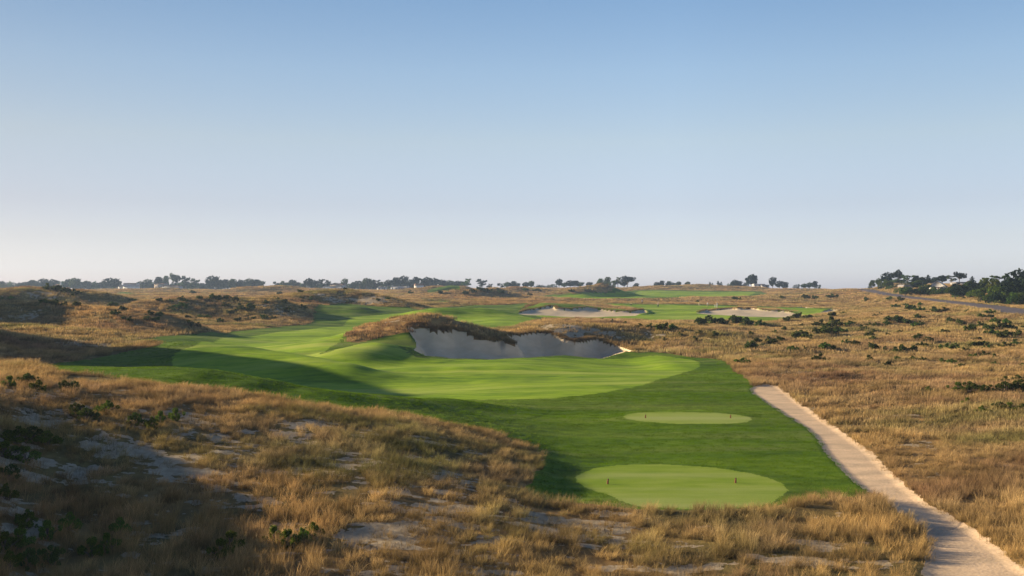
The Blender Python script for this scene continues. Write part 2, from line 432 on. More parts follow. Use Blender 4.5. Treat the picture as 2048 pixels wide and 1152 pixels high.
BUNKERS = [
    [(815, 658), (830, 655), (850, 660), (868, 668), (888, 668), (905, 664), (928, 668), (950, 678), (972, 684), (990, 688), (1003, 682), (1012, 690), (1034, 691), (1022, 680), (1014, 671), (1040, 672), (1080, 667), (1105, 671), (1128, 682), (1150, 687), (1172, 685), (1195, 681), (1215, 688), (1240, 694), (1268, 704), (1200, 712), (1130, 710), (1060, 715), (980, 720), (900, 717), (850, 711), (828, 698), (834, 686)],
    [(1035, 628), (1060, 619), (1090, 614), (1105, 612), (1112, 617), (1130, 618), (1150, 617), (1172, 615), (1200, 618), (1235, 622), (1262, 624), (1288, 621), (1294, 626), (1270, 630), (1200, 633), (1120, 634), (1060, 632)],
    [(1392, 624), (1415, 620), (1440, 618), (1500, 618), (1540, 621), (1570, 622), (1608, 627), (1570, 631), (1500, 634), (1450, 630), (1415, 627)],
    [(1592, 616), (1608, 612), (1628, 615), (1612, 618)],
    [(1640, 624), (1660, 621), (1680, 621), (1655, 626)],
]
TEES = [
    [(1147, 957), (1160, 947), (1190, 939), (1240, 935), (1330, 933), (1430, 938), (1500, 948), (1550, 962), (1578, 978), (1570, 992), (1520, 1001), (1440, 1006), (1330, 1007), (1250, 1002), (1190, 988), (1157, 970)],
    [(1240, 836), (1262, 830), (1300, 827), (1360, 826), (1430, 827), (1480, 831), (1512, 838), (1508, 844), (1460, 849), (1360, 851), (1290, 847), (1252, 842)],
]
PATH = [[(1490, 778), (1540, 810), (1600, 848), (1630, 870), (1650, 905), (1700, 955), (1745, 992), (1790, 1015), (1830, 1045), (1858, 1075), (1852, 1110), (1838, 1152), ('w', 1836, 22), ('w', 2280, 22), (2150, 1200), (2048, 1135), (2000, 1093), (1940, 1050), (1880, 1020), (1830, 985), (1790, 950), (1740, 900), (1680, 860), (1610, 812), (1575, 785), (1560, 770), (1520, 768)]]

P_rough = [smooth_poly(poly(p, Z0)) for p in ROUGH]
P_fair = [smooth_poly(poly(p, Z0)) for p in FAIRWAY]
P_dry = [smooth_poly(poly(p, Z0)) for p in DRY]
P_bunk = [poly(p, Z0, 8) for p in BUNKERS]
P_tee = [smooth_poly(poly(p, Z0, 8), 4) for p in TEES]
P_path = [smooth_poly(poly(p, Z0), 2) for p in PATH]
road_c = [(2300, 665, 165), (2150, 641, 195), (2048, 624, 222), (1960, 611, 268), (1870, 601, 330), (1800, 593, 402), (1758, 586, 480), (1728, 579, 580), (1712, 578, 680)]
RD = np.array([[(px - CX) / FPX * D, D] for px, py, D in road_c])
RW = 4.8
dirs = np.gradient(RD, axis=0); dirs /= np.linalg.norm(dirs, axis=1)[:, None]
nrm = np.c_[-dirs[:, 1], dirs[:, 0]]
P_road = np.vstack([RD + nrm * RW, (RD - nrm * RW)[::-1]])
def shift_w(P, amp, sc, x, y, seed):
    return x + fbm(x / sc, y / sc, 3, seed) * amp, y + fbm(x / sc + 50, y / sc, 3, seed + 5) * amp

# height refinement: heath roughness, bunker hollows, tee platforms, the road bench
edge = np.full(Z0.shape, -30.0)
for P in P_rough + P_path: edge = np.maximum(edge, sdist(P, Xg, Yg, 30.0))
dsurv = {}
for i, P in enumerate(P_dry): edge = np.where(inside(P, Xg, Yg), -3.0, edge)
wild = sstep(1.0, -7.0, edge)
amp1 = np.interp(Dg, [20, 60, 120, 250, 500, 900, 1300, 12000], [.22, .32, .75, 1.15, 1.4, 1.7, 2.0, 3])
N = fbm(Xg / 17, Yg / 13, 4, 3) * amp1 * 0.75 + fbm(Xg / 60, Yg / 60, 3, 9) * amp1 * np.where(Dg > 170, 1.0, 0.35)
N += fbm(Xg / 2.6, Yg / 2.6, 3, 21) * np.interp(Dg, [20, 60, 200, 500], [.13, .16, .25, .3])
N += fbm(Xg / 13, Yg / 8, 3, 15) * np.interp(Dg, [70, 110, 300, 500], [0, .55, .7, 0]) * sstep(.1, .3, Ug)
Z = Z0 + N * wild * 0.85
Z += fbm(Xg / 11, Yg / 15, 3, 31) * 0.26 * (1 - wild) * sstep(85, 110, Dg)
Z += fbm(Xg / 28, Yg / 34, 2, 37) * 0.75 * (1 - wild) * sstep(85, 120, Dg)
flat = sdist(P_road, Xg, Yg, 12.0)
for P in P_tee: flat = np.maximum(flat, sdist(P, Xg, Yg, 12.0) - 50 * 0)
sd_b = np.full(Z0.shape, -6.0)
depth_b = np.zeros(Z0.shape)
for P, dep in zip(P_bunk, (0.0, .1, .1, 0.05, 0.05)):
    s = sdist(P, Xg, Yg, 6.0)
    s = s + np.where(s > -5.9, fbm(Xg / 1.5, Yg / 1.5, 2, 61) * 0.10, 0)
    depth_b += (0.28 if P[:, 1].mean() < 200 else 0.1) * sstep(0.0, 0.5, s) + dep * sstep(0.0, 6.5, s)
    Z += 0.35 * sstep(-2.5, -0.2, s) * sstep(0.3, -0.2, s) * sstep(P[:, 1].mean() - 1, P[:, 1].mean() + 3, Yg)
    sd_b = np.maximum(sd_b, s)
Z -= depth_b
Z -= 0.55 * sstep(-19, -13, Xg) * sstep(21, 15, Xg) * sstep(114, 126, Yg) * sstep(146, 139, Yg)      # the fairway dips to the bunker's front
# the big bunker: a deep flat floor and one sweeping wall up to the turf lip
back = unproject(*zip(*[(812, 660), (822, 655), (845, 659), (868, 668), (905, 665), (935, 671), (965, 681), (990, 684), (1014, 674), (1040, 672), (1080, 668), (1105, 672), (1140, 684), (1172, 685), (1200, 683), (1238, 693), (1268, 704)]), Z0)
ok = sdist(P_bunk[0], Xg, Yg, 3.0)
idx = np.nonzero(ok > 0)
xs_, ys_ = Xg[idx], Yg[idx]; db = np.full(xs_.shape, 1e9)
for (x0, y0), (x1, y1) in zip(back[:-1], back[1:]):
    dx, dy = x1 - x0, y1 - y0
    t = np.clip(((xs_ - x0) * dx + (ys_ - y0) * dy) / (dx * dx + dy * dy + 1e-9), 0, 1)
    db = np.minimum(db, np.hypot(xs_ - x0 - dx * t, ys_ - y0 - dy * t))
k_ = np.clip(db / np.interp(xs_, [1, 7], [5.5, 3.2]), 0, 1) ** 0.85 * sstep(0.0, 1.6, ok[idx])
fl = np.interp(xs_, [-16, -4, 10, 17], [-1.0, -1.5, -1.8, -1.0])
Z[idx] = Z[idx] * (1 - k_) + np.minimum(Z[idx], fl) * k_
sd_t = np.full(Z0.shape, -4.0)
for P in P_tee:
    s = sdist(P, Xg, Yg, 4.0)
    zt = 0.0
    Z = Z * (1 - sstep(-2.0, 0.2, s)) + (zt + 0.06) * sstep(-2.0, 0.2, s)
    sd_t = np.maximum(sd_t, s)
s_road = sdist(P_road, Xg, Yg, 8.0)
rz_src = np.interp(Dg.ravel(), [zz[2] for zz in road_c[::1]][::1], [zpy(py, D) for px, py, D in road_c]).reshape(Dg.shape)
Z = np.where(s_road > -8, Z * (1 - sstep(-8, 0.5, s_road)) + rz_src * sstep(-8, 0.5, s_road), Z)
s_path = sdist(P_path[0], Xg, Yg, 3.0)
Z -= 0.10 * sstep(-0.3, 0.5, s_path)

def H(x, y):
    x = np.asarray(x, float); y = np.asarray(y, float)
    return bil(Z, col_idx(x / y), row_idx(y))
def at(px, py, D=None):
    """a place on the ground along a sight line"""
    if D is None: x, y = unproject([px], [py], Z)[0]
    else: x, y = (px - CX) / FPX * D, D
    return float(x), float(y), float(H(x, y))

# surface classes at face centres
xc = 0.25 * (Xg[:-1, :-1] + Xg[1:, :-1] + Xg[:-1, 1:] + Xg[1:, 1:]); yc = 0.25 * (Yg[:-1, :-1] + Yg[1:, :-1] + Yg[:-1, 1:] + Yg[1:, 1:])
def classify(x, y, jit=True):
    cls = np.zeros(x.shape, dtype=np.int8)             # 0 heath
    jx, jy = shift_w(None, 0.5, 1.6, x, y, 71)
    for P in P_rough: cls[inside(P, jx, jy)] = 1
    fx_, fy_ = shift_w(None, .45, .5, x, y, 83)
    for P in P_fair: cls[inside(P, fx_, fy_)] = 2
    for P in P_dry: cls[inside(P, jx, jy)] = 0
    tx, ty = shift_w(None, .12, .35, x, y, 79)
    for P in P_tee: cls[inside(P, tx, ty)] = 3
    kx, ky = shift_w(None, 0.16, 0.5, x, y, 77)
    cls[inside(P_path[0], kx, ky)] = 5
    cls[inside(P_road, x, y)] = 6
    jx2, jy2 = x, y
    for P in P_bunk:
        nb = fbm(x / 1.5, y / 1.5, 2, 61) * 0.10
        s = sdist(P, x, y, 1.5) + nb
        cls[s > 0.0] = 4
    return cls
CLS = classify(xc, yc)

# bare sandy patches in the heath: (px, py, half width px, half height px, strength)
BARE = [(610, 850, 70, 14, .9), (250, 900, 110, 16, .8), (250, 945, 190, 40, .85), (420, 985, 160, 40, .7), (560, 905, 60, 12, .5), (700, 925, 80, 25, .55), (850, 985, 120, 20, .65), (1000, 1030, 230, 20, 1.0), (1050, 1060, 220, 16, .9), (900, 1075, 260, 14, .8),
        (1150, 1085, 200, 12, .6), (1640, 1090, 110, 14, .9), (1560, 1120, 200, 12, .8), (1290, 1135, 200, 10, .6), (60, 1030, 90, 22, .6), (620, 1010, 120, 14, .5), (300, 1050, 120, 16, .5), (1600, 742, 60, 12, .9), (1800, 772, 60, 7, .5), (1850, 815, 60, 8, .6), (1840, 888, 45, 8, .8), (1990, 930, 30, 8, .5), (150, 686, 50, 8, 1.0), (210, 690, 30, 5, .9),
        (740, 600, 60, 9, 1.0), (655, 596, 60, 9, .6), (90, 592, 45, 8, .8), (1130, 655, 55, 10, 1.0), (1180, 662, 60, 8, .8), (790, 645, 40, 8, .6), (580, 630, 40, 6, .7), (1300, 672, 50, 10, .5), (1340, 695, 60, 8, .5), (540, 612, 40, 6, .5), (1700, 625, 25, 3, .8), (1760, 640, 40, 3, .5), (1385, 603, 30, 2, .7), (1800, 683, 50, 4, .6), (1650, 765, 30, 3, .5),
        (30, 645, 40, 12, .6), (40, 700, 60, 10, .5), (390, 610, 60, 5, .4), (1530, 592, 20, 2, .5), (1850, 720, 40, 4, .5), (1745, 790, 40, 5, .4), (420, 880, 60, 10, .4)]
bare_w = []
for px, py, hw, hh, st in BARE:
    c = unproject([px, px, px], [py, py - hh, py + hh], Z)
    ry = max(0.8, abs(c[1][1] - c[2][1]) / 2); rx = hw * c[0][1] / FPX
    bare_w.append((c[0][0], c[0][1], rx, min(ry, rx * 1.6 + 4), st))
def bare_at(x, y):
    s = np.zeros(x.shape)
    for cx_, cy_, rx, ry, st in bare_w:
        m = (np.abs(x - cx_) < 2.2 * rx) & (np.abs(y - cy_) < 2.2 * ry)
        if not m.any(): continue
        q = ((x[m] - cx_) / rx) ** 2 + ((y[m] - cy_) / ry) ** 2
        s[m] = np.maximum(s[m], st * np.exp(-q ** 1.5 * 0.7))
    n = fbm(x / 3.2, y / 2.2, 4, 41) * 0.9
    s = np.maximum(s, .34 * sstep(60, 50, y) * sstep(6, -2, x) + .12 * (y < 130))
    n2 = fbm(x / 0.9, y / 0.55, 4, 47, .65)
    return np.clip(sstep(0.38, 0.72, s * 0.80 + n * 0.45 + n2 * .85), 0, 1)

Bg = bare_at(Xg, Yg)
Lg = fbm(Xg / 9, Yg / 14, 4, 51) * 0.5 + 0.5
# ------------------------------------------------------------------ materials
MATS = {}
def new_mat(name):
    m = bpy.data.materials.new(name); m.use_nodes = True
    nt = m.node_tree; nt.nodes.clear()
    out = nt.nodes.new('ShaderNodeOutputMaterial')
    MATS[name] = m
    return m, nt, out
def N_(nt, t, **kw):
    n = nt.nodes.new(t)
    for k, v in kw.items():
        if k.startswith('i_'): n.inputs[k[2:].replace('_', ' ')].default_value = v
        else: setattr(n, k, v)
    return n
def noise(nt, scale, detail=4, vec=None, rough=0.55):
    n = N_(nt, 'ShaderNodeTexNoise'); n.inputs['Scale'].default_value = scale; n.inputs['Detail'].default_value = detail
    n.inputs['Roughness'].default_value = rough
    if vec is not None: nt.links.new(vec, n.inputs['Vector'])
    return n.outputs[0]
def scaled(nt, sx, sy, sz=1):
    g = N_(nt, 'ShaderNodeNewGeometry'); m = N_(nt, 'ShaderNodeVectorMath', operation='MULTIPLY')
    nt.links.new(g.outputs['Position'], m.inputs[0]); m.inputs[1].default_value = (sx, sy, sz)
    return m.outputs[0]
def cramp(nt, fac, stops):
    r = N_(nt, 'ShaderNodeValToRGB'); e = r.color_ramp.elements
    e[0].position, e[0].color = stops[0][0], (*stops[0][1], 1); e[1].position, e[1].color = stops[-1][0], (*stops[-1][1], 1)
    for p, c in stops[1:-1]:
        k = e.new(p); k.color = (*c, 1)
    nt.links.new(fac, r.inputs[0]); return r.outputs[0]
def mixc(nt, fac, a, b, mode='MIX'):
    m = N_(nt, 'ShaderNodeMix', data_type='RGBA', blend_type=mode)
    for s, v in ((0, fac), (6, a), (7, b)):
        if hasattr(v, 'is_linked') or isinstance(v, bpy.types.NodeSocket): nt.links.new(v, m.inputs[s])
        else: m.inputs[s].default_value = v if s == 0 else (*v, 1)
    return m.outputs[2]
def mathn(nt, op, a, b):
    m = N_(nt, 'ShaderNodeMath', operation=op)
    for s, v in ((0, a), (1, b)):
        if isinstance(v, bpy.types.NodeSocket): nt.links.new(v, m.inputs[s])
        else: m.inputs[s].default_value = v
    return m.outputs[0]
def finish(nt, out, col, rough=0.9, bump=None, strength=0.5, dist=0.05, spec=0.2):
    p = N_(nt, 'ShaderNodeBsdfPrincipled')
    if isinstance(col, bpy.types.NodeSocket): nt.links.new(col, p.inputs['Base Color'])
    else: p.inputs['Base Color'].default_value = (*col, 1)
    p.inputs['Roughness'].default_value = rough
    p.inputs['Specular IOR Level'].default_value = spec
    if bump is not None:
        b = N_(nt, 'ShaderNodeBump'); b.inputs['Strength'].default_value = strength; b.inputs['Distance'].default_value = dist
        nt.links.new(bump, b.inputs['Height']); nt.links.new(b.outputs[0], p.inputs['Normal'])
    nt.links.new(p.outputs[0], out.inputs[0])
    return p

# heath floor: straw litter and olive moss over pale sand
m, nt, out = new_mat('heath_floor')
at_b = N_(nt, 'ShaderNodeAttribute', attribute_name='bare'); at_t = N_(nt, 'ShaderNodeAttribute', attribute_name='tone')
straw = cramp(nt, noise(nt, 1.0, 6, scaled(nt, .5, .35)), [(0.3, (.10, .065, .028)), (0.5, (.24, .145, .055)), (0.7, (.36, .225, .085))])
olive = cramp(nt, noise(nt, 1.0, 5, scaled(nt, 1.7, 1.2)), [(0.35, (.055, .055, .018)), (0.7, (.20, .16, .055))])
c = mixc(nt, cramp(nt, at_t.outputs['Fac'], [(0.36, (0.75,) * 3), (0.56, (0.05,) * 3)]), straw, olive)
sandc = cramp(nt, noise(nt, 1.0, 6, scaled(nt, 3, 3)), [(0.3, (.30, .235, .155)), (0.7, (.45, .37, .26))])
fine = noise(nt, 1.0, 6, scaled(nt, 5, 3.2), 0.7)
bf = mathn(nt, 'ADD', at_b.outputs['Fac'], mathn(nt, 'MULTIPLY', mathn(nt, 'SUBTRACT', fine, 0.5), 1.6))
bfr = cramp(nt, bf, [(0.42, (0,) * 3), (0.62, (1,) * 3)])
c = mixc(nt, bfr, c, sandc)
finish(nt, out, c, 0.95, noise(nt, 1.0, 6, scaled(nt, 4, 4), 0.7), 0.9, 0.12, 0.1)

def turf(name, dark, mid, pale, streak, bscale, bstr, bdist, spk=0.0):
    m, nt, out = new_mat(name)
    big = noise(nt, 1.0, 4, scaled(nt, .045, .11))
    med = noise(nt, 1.0, 5, scaled(nt, .35, .9), 0.6)
    fin = noise(nt, 1.0, 3, scaled(nt, 14, 14), 0.7)
    f = mathn(nt, 'ADD', mathn(nt, 'MULTIPLY', big, 0.5), mathn(nt, 'MULTIPLY', med, 0.5))
    c = cramp(nt, f, [(0.38, dark), (0.5, mid), (0.62, pale)])
    # pale noise streaks drawn out sideways
    st = noise(nt, 1.0, 5, scaled(nt, .03, .22, .2), 0.55)
    c = mixc(nt, cramp(nt, st, [(0.50, (0,) * 3), (0.66, (0.75,) * 3)]), c, streak)
    c = mixc(nt, 1.0, c, cramp(nt, fin, [(0.3, (1 - spk,) * 3), (0.7, (1 + spk,) * 3)]), 'MULTIPLY')
    finish(nt, out, c, 0.85, noise(nt, 1.0, 4, scaled(nt, bscale, bscale, bscale), 0.7), bstr, bdist, 0.08)
    return m
turf('fairway_turf', (.085, .165, .004), (.165, .275, .007), (.25, .36, .014), (.34, .40, .07), 9, 0.35, 0.03, .12)
turf('mown_rough', (.030, .070, .003), (.072, .140, .004), (.13, .205, .008), (.16, .20, .04), 7, 0.7, 0.07, .25)
turf('tee_turf', (.15, .24, .012), (.205, .285, .03), (.26, .32, .06), (.30, .34, .11), 12, 0.25, 0.02, .10)
m, nt, out = new_mat('bunker_sand')
c = cramp(nt, noise(nt, 1.0, 5, scaled(nt, .5, .8)), [(0.3, (.50, .40, .27)), (0.7, (.60, .49, .34))])
finish(nt, out, c, 0.95, noise(nt, 1.0, 5, scaled(nt, 3, 6), 0.6), 0.4, 0.06, 0.1)
m, nt, out = new_mat('path_gravel')
a1 = noise(nt, 1.0, 6, scaled(nt, 9, 9), 0.75)
c = cramp(nt, a1, [(0.32, (.48, .35, .235)), (0.5, (.60, .455, .31)), (0.72, (.70, .55, .40))])
c = mixc(nt, 1.0, c, cramp(nt, noise(nt, 1.0, 5, scaled(nt, .5, .9)), [(0.35, (.78, .78, .78)), (0.65, (1.12, 1.08, 1.04))]), 'MULTIPLY')
peb = N_(nt, 'ShaderNodeTexVoronoi'); peb.inputs['Scale'].default_value = 1.0
nt.links.new(scaled(nt, 7, 7, 7), peb.inputs['Vector'])
finish(nt, out, c, 0.95, mathn(nt, 'ADD', a1, peb.outputs['Distance']), 0.4, 0.02, 0.1)
m, nt, out = new_mat('road_asphalt')
c = cramp(nt, noise(nt, 1.0, 5, scaled(nt, 1, 1)), [(0.3, (.085, .07, .078)), (0.7, (.125, .105, .11))])
finish(nt, out, c, 0.9)

NAMES = ['ground', 'mown_rough', 'fairway', 'tee_turf', 'bunker_sand', 'path', 'road']
MN = ['heath_floor', 'mown_rough', 'fairway_turf', 'tee_turf', 'bunker_sand', 'path_gravel', 'road_asphalt']
LBL = ['dune heath of straw coloured grass over pale sand', 'darker green mown grass round the fairway and tees', 'light green fairway running between the dunes', 'pale closely mown oval tees', 'raked sand of the bunkers', 'sandy gravel path curving down to the right corner', 'grey road running uphill on the right']
vid = np.arange(NR * NC).reshape(NR, NC)
Q = np.stack([vid[:-1, :-1], vid[:-1, 1:], vid[1:, 1:], vid[1:, :-1]], -1).reshape(-1, 4)
VV = np.stack([Xg, Yg, Z], -1).reshape(-1, 3)
for k, nm in enumerate(NAMES):
    q = Q[CLS.ravel() == k]
    used, inv = np.unique(q.ravel(), return_inverse=True)
    at_ = {'bare': ('FLOAT', Bg.ravel()[used]), 'tone': ('FLOAT', Lg.ravel()[used])} if k == 0 else None
    o = mesh_np(nm, VV[used], inv.reshape(-1, 4), MATS[MN[k]], None, True, at_)
    tag(o, LBL[k], None, None, 'structure')

# ------------------------------------------------------------------ leaf and blade materials
def leaf_mat(name, cols, trans=0.35, inst=False, rough=0.7):
    m, nt, out = new_mat(name)
    if inst:
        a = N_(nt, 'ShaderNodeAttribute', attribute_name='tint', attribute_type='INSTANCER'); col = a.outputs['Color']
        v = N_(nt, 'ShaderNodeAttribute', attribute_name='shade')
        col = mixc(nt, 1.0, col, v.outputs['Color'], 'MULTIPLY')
    else:
        oi = N_(nt, 'ShaderNodeObjectInfo')
        n1 = noise(nt, 1.0, 3, scaled(nt, .9, .9, .9))
        v = N_(nt, 'ShaderNodeAttribute', attribute_name='shade')
        f = mathn(nt, 'ADD', mathn(nt, 'MULTIPLY', n1, 0.5), mathn(nt, 'MULTIPLY', v.outputs['Fac'], 0.5))
        col = cramp(nt, f, [(0.2, cols[0]), (0.5, cols[1]), (0.8, cols[2])])
        hs = N_(nt, 'ShaderNodeHueSaturation')
        nt.links.new(mathn(nt, 'ADD', mathn(nt, 'MULTIPLY', oi.outputs['Random'], 0.05), 0.475), hs.inputs['Hue'])
        nt.links.new(mathn(nt, 'ADD', mathn(nt, 'MULTIPLY', oi.outputs['Random'], 0.5), 0.75), hs.inputs['Value'])
        nt.links.new(col, hs.inputs['Color']); col = hs.outputs[0]
    d = N_(nt, 'ShaderNodeBsdfDiffuse'); t = N_(nt, 'ShaderNodeBsdfTranslucent'); mx = N_(nt, 'ShaderNodeMixShader')
    nt.links.new(col, d.inputs[0]); nt.links.new(col, t.inputs[0]); mx.inputs[0].default_value = trans
    nt.links.new(d.outputs[0], mx.inputs[1]); nt.links.new(t.outputs[0], mx.inputs[2]); nt.links.new(mx.outputs[0], out.inputs[0])
    return m
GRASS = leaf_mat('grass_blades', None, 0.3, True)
LEAF_DK = leaf_mat('leaves_dark', [(.009, .018, .012), (.017, .030, .016), (.034, .050, .022)], 0.15)
LEAF_GR = leaf_mat('leaves_green', [(.028, .05, .012), (.058, .095, .02), (.11, .155, .032)], 0.28)
LEAF_BR = leaf_mat('leaves_bright', [(.03, .05, .012), (.085, .12, .022), (.19, .21, .04)], 0.35)
LEAF_SH = leaf_mat('leaves_shrub', [(.022, .036, .012), (.058, .078, .022), (.13, .145, .042)], 0.28)
m, nt, out = new_mat('bark')
finish(nt, out, cramp(nt, noise(nt, 1.0, 4, scaled(nt, 3, 3, .8)), [(0.3, (.07, .055, .045)), (0.7, (.16, .13, .105))]), 0.95)
BARK = m

def blades(n, hmin, hmax, rad, wid, seg, lean, seed, wind=0.13, heads=True):
    """a tuft: n curved strips leaning out and downwind"""
    r = np.random.default_rng(seed)
    V, F, S = [], [], []
    for k in range(n):
        a = r.uniform(0, 2 * math.pi); q = rad * math.sqrt(r.uniform())
        bx, by = q * math.cos(a), q * math.sin(a)
        h = r.uniform(hmin, hmax); la = a + r.normal(0, .8); le = abs(r.normal(0, lean)) * h
        dx, dy = math.cos(la) * le + wind * h * r.uniform(.3, 1.3), math.sin(la) * le
        fa = r.uniform(0, math.pi); w = wid * r.uniform(.7, 1.3)
        wx, wy = math.cos(fa) * w / 2, math.sin(fa) * w / 2
        sh = r.uniform(.75, 1.2); b = len(V)
        head = heads and r.uniform() < .55
        for s in range(seg + 1):
            t = s / seg
            ww = (1 - t) ** .6 if not head else (0.75 if t < .7 else 1.5 * (1.12 - t))
            ww = max(ww, .06)
            x, y, z = bx + dx * t ** 1.8, by + dy * t ** 1.8, h * (t - .12 * t * t * (1 + le / h))
            V += [(x - wx * ww, y - wy * ww, z - .04), (x + wx * ww, y + wy * ww, z - .04)]
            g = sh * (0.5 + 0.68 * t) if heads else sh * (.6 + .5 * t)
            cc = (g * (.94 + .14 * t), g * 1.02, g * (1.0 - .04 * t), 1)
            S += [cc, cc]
            if s: F.append([b + 2 * s - 2, b + 2 * s - 1, b + 2 * s + 1, b + 2 * s])
    return V, F, S
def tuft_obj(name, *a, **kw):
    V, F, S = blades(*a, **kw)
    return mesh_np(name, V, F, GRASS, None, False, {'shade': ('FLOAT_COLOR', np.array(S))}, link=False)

def scatter(name, pts, scale, rotz, tint, idx, sources, label, tilt=None):
    rot = np.zeros((len(pts), 3)); rot[:, 2] = rotz
    if tilt is not None: rot[:, :2] = tilt
    o = mesh_np(name, pts, None, None, None, False, {
        'size': ('FLOAT_VECTOR', scale), 'turn': ('FLOAT_VECTOR', rot), 'tint': ('FLOAT_COLOR', np.c_[tint, np.ones(len(tint))]), 'pick': ('INT', idx)})
    ng = bpy.data.node_groups.new(name + '_nodes', 'GeometryNodeTree')
    ng.interface.new_socket('Geometry', in_out='INPUT', socket_type='NodeSocketGeometry')
    ng.interface.new_socket('Geometry', in_out='OUTPUT', socket_type='NodeSocketGeometry')
    gi, go = ng.nodes.new('NodeGroupInput'), ng.nodes.new('NodeGroupOutput')
    jn = ng.nodes.new('GeometryNodeJoinGeometry')
    for s in sources:
        oi = ng.nodes.new('GeometryNodeObjectInfo'); oi.inputs['Object'].default_value = s
        oi.inputs['As Instance'].default_value = True
        ng.links.new(oi.outputs['Geometry'], jn.inputs[0])
    ip = ng.nodes.new('GeometryNodeInstanceOnPoints')
    ip.inputs['Pick Instance'].default_value = True
    def na(nm, ty):
        a = ng.nodes.new('GeometryNodeInputNamedAttribute'); a.data_type = ty; a.inputs[0].default_value = nm
        return [s for s in a.outputs if s.enabled and s.name == 'Attribute'][0]
    ng.links.new(gi.outputs[0], ip.inputs['Points']); ng.links.new(jn.outputs[0], ip.inputs['Instance'])
    ng.links.new(na('pick', 'INT'), ip.inputs['Instance Index'])
    e2r = ng.nodes.new('FunctionNodeEulerToRotation')
    ng.links.new(na('turn', 'FLOAT_VECTOR'), e2r.inputs[0]); ng.links.new(e2r.outputs[0], ip.inputs['Rotation'])
    ng.links.new(na('size', 'FLOAT_VECTOR'), ip.inputs['Scale'])
    ng.links.new(ip.outputs[0], go.inputs[0])
    md = o.modifiers.new('scatter', 'NODES'); md.node_group = ng
    tag(o, label, None, None, 'stuff')
    return o

GOLD, TAN, RUST, OLIVE, BROWN, WINE = (np.array(c) for c in ((.48, .33, .14), (.44, .32, .18), (.40, .20, .085), (.20, .205, .065), (.14, .095, .05), (.25, .135, .09)))
def tints(x, y):
    n1 = fbm(x / 7, y / 9, 3, 81); n2 = fbm(x / 3.5, y / 4.5, 3, 85); n3 = fbm(x / 22, y / 30, 2, 89); r = rng.uniform(-1, 1, len(x))
    w = np.stack([0.9 + 1.0 * n1 + .3 * r, 0.8 - .5 * n1 + .4 * n3, 0.35 + 1.4 * n3 + n2 + .3 * r, 0.30 + 1.5 * n2 - n1, 0.2 + 1.2 * -n2, 0.05 + 1.4 * n1 * -1 + n3], -1)
    w[:, 2] += sstep(30, -30, x) * .75 * sstep(95, 60, y)       # rustier stems on the near left
    rt = sstep(8, 35, x)
    w[:, 1] += rt * .55; w[:, 3] += rt * (.25 + .5 * np.clip(n1, 0, 1)); w[:, 2] -= rt * .2
    band = fbm(x / 16, y / 6.5, 3, 97)                          # bands of heather and of greener grass
    w[:, 5] += np.clip(band - .12, 0, 1) * 3.5; w[:, 4] += np.clip(band - .1, 0, 1) * 2.0; w[:, 3] += np.clip(-band - .12, 0, 1) * 3.0
    w = np.clip(w, 0.0, None) ** 2; w /= w.sum(1, keepdims=True)
    c = w @ np.stack([GOLD, TAN, RUST, OLIVE, BROWN, WINE])
    return 1.17 * c * rng.uniform(.6, 1.2, (len(x), 1)) * (.95 + .5 * fbm(x / 1.6, y / 1.9, 2, 99))[:, None]

def sample(d0, d1, dens, umax=0.56):
    area = (d1 * d1 - d0 * d0) * umax
    n = int(area * dens)
    d = np.sqrt(rng.uniform(d0 * d0, d1 * d1, n)); u = rng.uniform(-umax, umax, n)
    return u * d, d
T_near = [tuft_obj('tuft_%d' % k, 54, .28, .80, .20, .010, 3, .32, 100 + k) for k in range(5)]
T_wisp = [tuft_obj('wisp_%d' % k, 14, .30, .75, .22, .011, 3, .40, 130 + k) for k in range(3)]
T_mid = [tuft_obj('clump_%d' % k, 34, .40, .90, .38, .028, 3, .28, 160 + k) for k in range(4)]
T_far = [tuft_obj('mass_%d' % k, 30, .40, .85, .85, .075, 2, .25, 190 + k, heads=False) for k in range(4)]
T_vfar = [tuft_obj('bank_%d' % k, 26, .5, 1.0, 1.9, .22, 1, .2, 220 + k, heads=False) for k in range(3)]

def grass_zone(name, d0, d1, dens, src, label, hs=1.0, wisp=None):
    x, y = sample(d0, d1, dens)
    cl = classify(x, y)
    b = bare_at(x, y)
    n = fbm(x / 2.3, y / 2.6, 3, 91)
    n3 = fbm(x / .95, y / 1.15, 2, 93)
    gap = sstep(-.6, .05, n3) if d1 < 140 else 1.0
    keep = (cl == 0) & (rng.uniform(size=len(x)) < np.clip(1.0 - 1.0 * b + .55 * n, 0.10, 1) * gap)
    for P in P_tee: keep &= sdist(P, x, y, 3) < -0.9
    x, y, n, b = x[keep], y[keep], n[keep], b[keep]
    h = hs * (0.80 + 0.35 * n + 0.28 * fbm(x / 9, y / 9, 2, 95)) * rng.uniform(.75, 1.2, len(x)) * (1 - .35 * b)
    h = np.clip(h, .25, 1.6)
    w = hs * rng.uniform(.8, 1.25, len(x))
    pts = np.c_[x, y, H(x, y) - 0.02]
    return scatter(name, pts, np.c_[w, w, h], rng.normal(0, .7, len(x)), tints(x, y), rng.integers(0, len(src), len(x)), src, label)
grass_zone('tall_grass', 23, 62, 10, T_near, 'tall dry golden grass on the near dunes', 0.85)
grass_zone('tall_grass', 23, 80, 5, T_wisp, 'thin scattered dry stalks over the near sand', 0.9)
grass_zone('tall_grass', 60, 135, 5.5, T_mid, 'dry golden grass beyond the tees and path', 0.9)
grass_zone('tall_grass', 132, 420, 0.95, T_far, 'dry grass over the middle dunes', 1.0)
grass_zone('tall_grass', 410, 1000, 0.10, T_vfar, 'dry grass over the far dunes', 1.0)

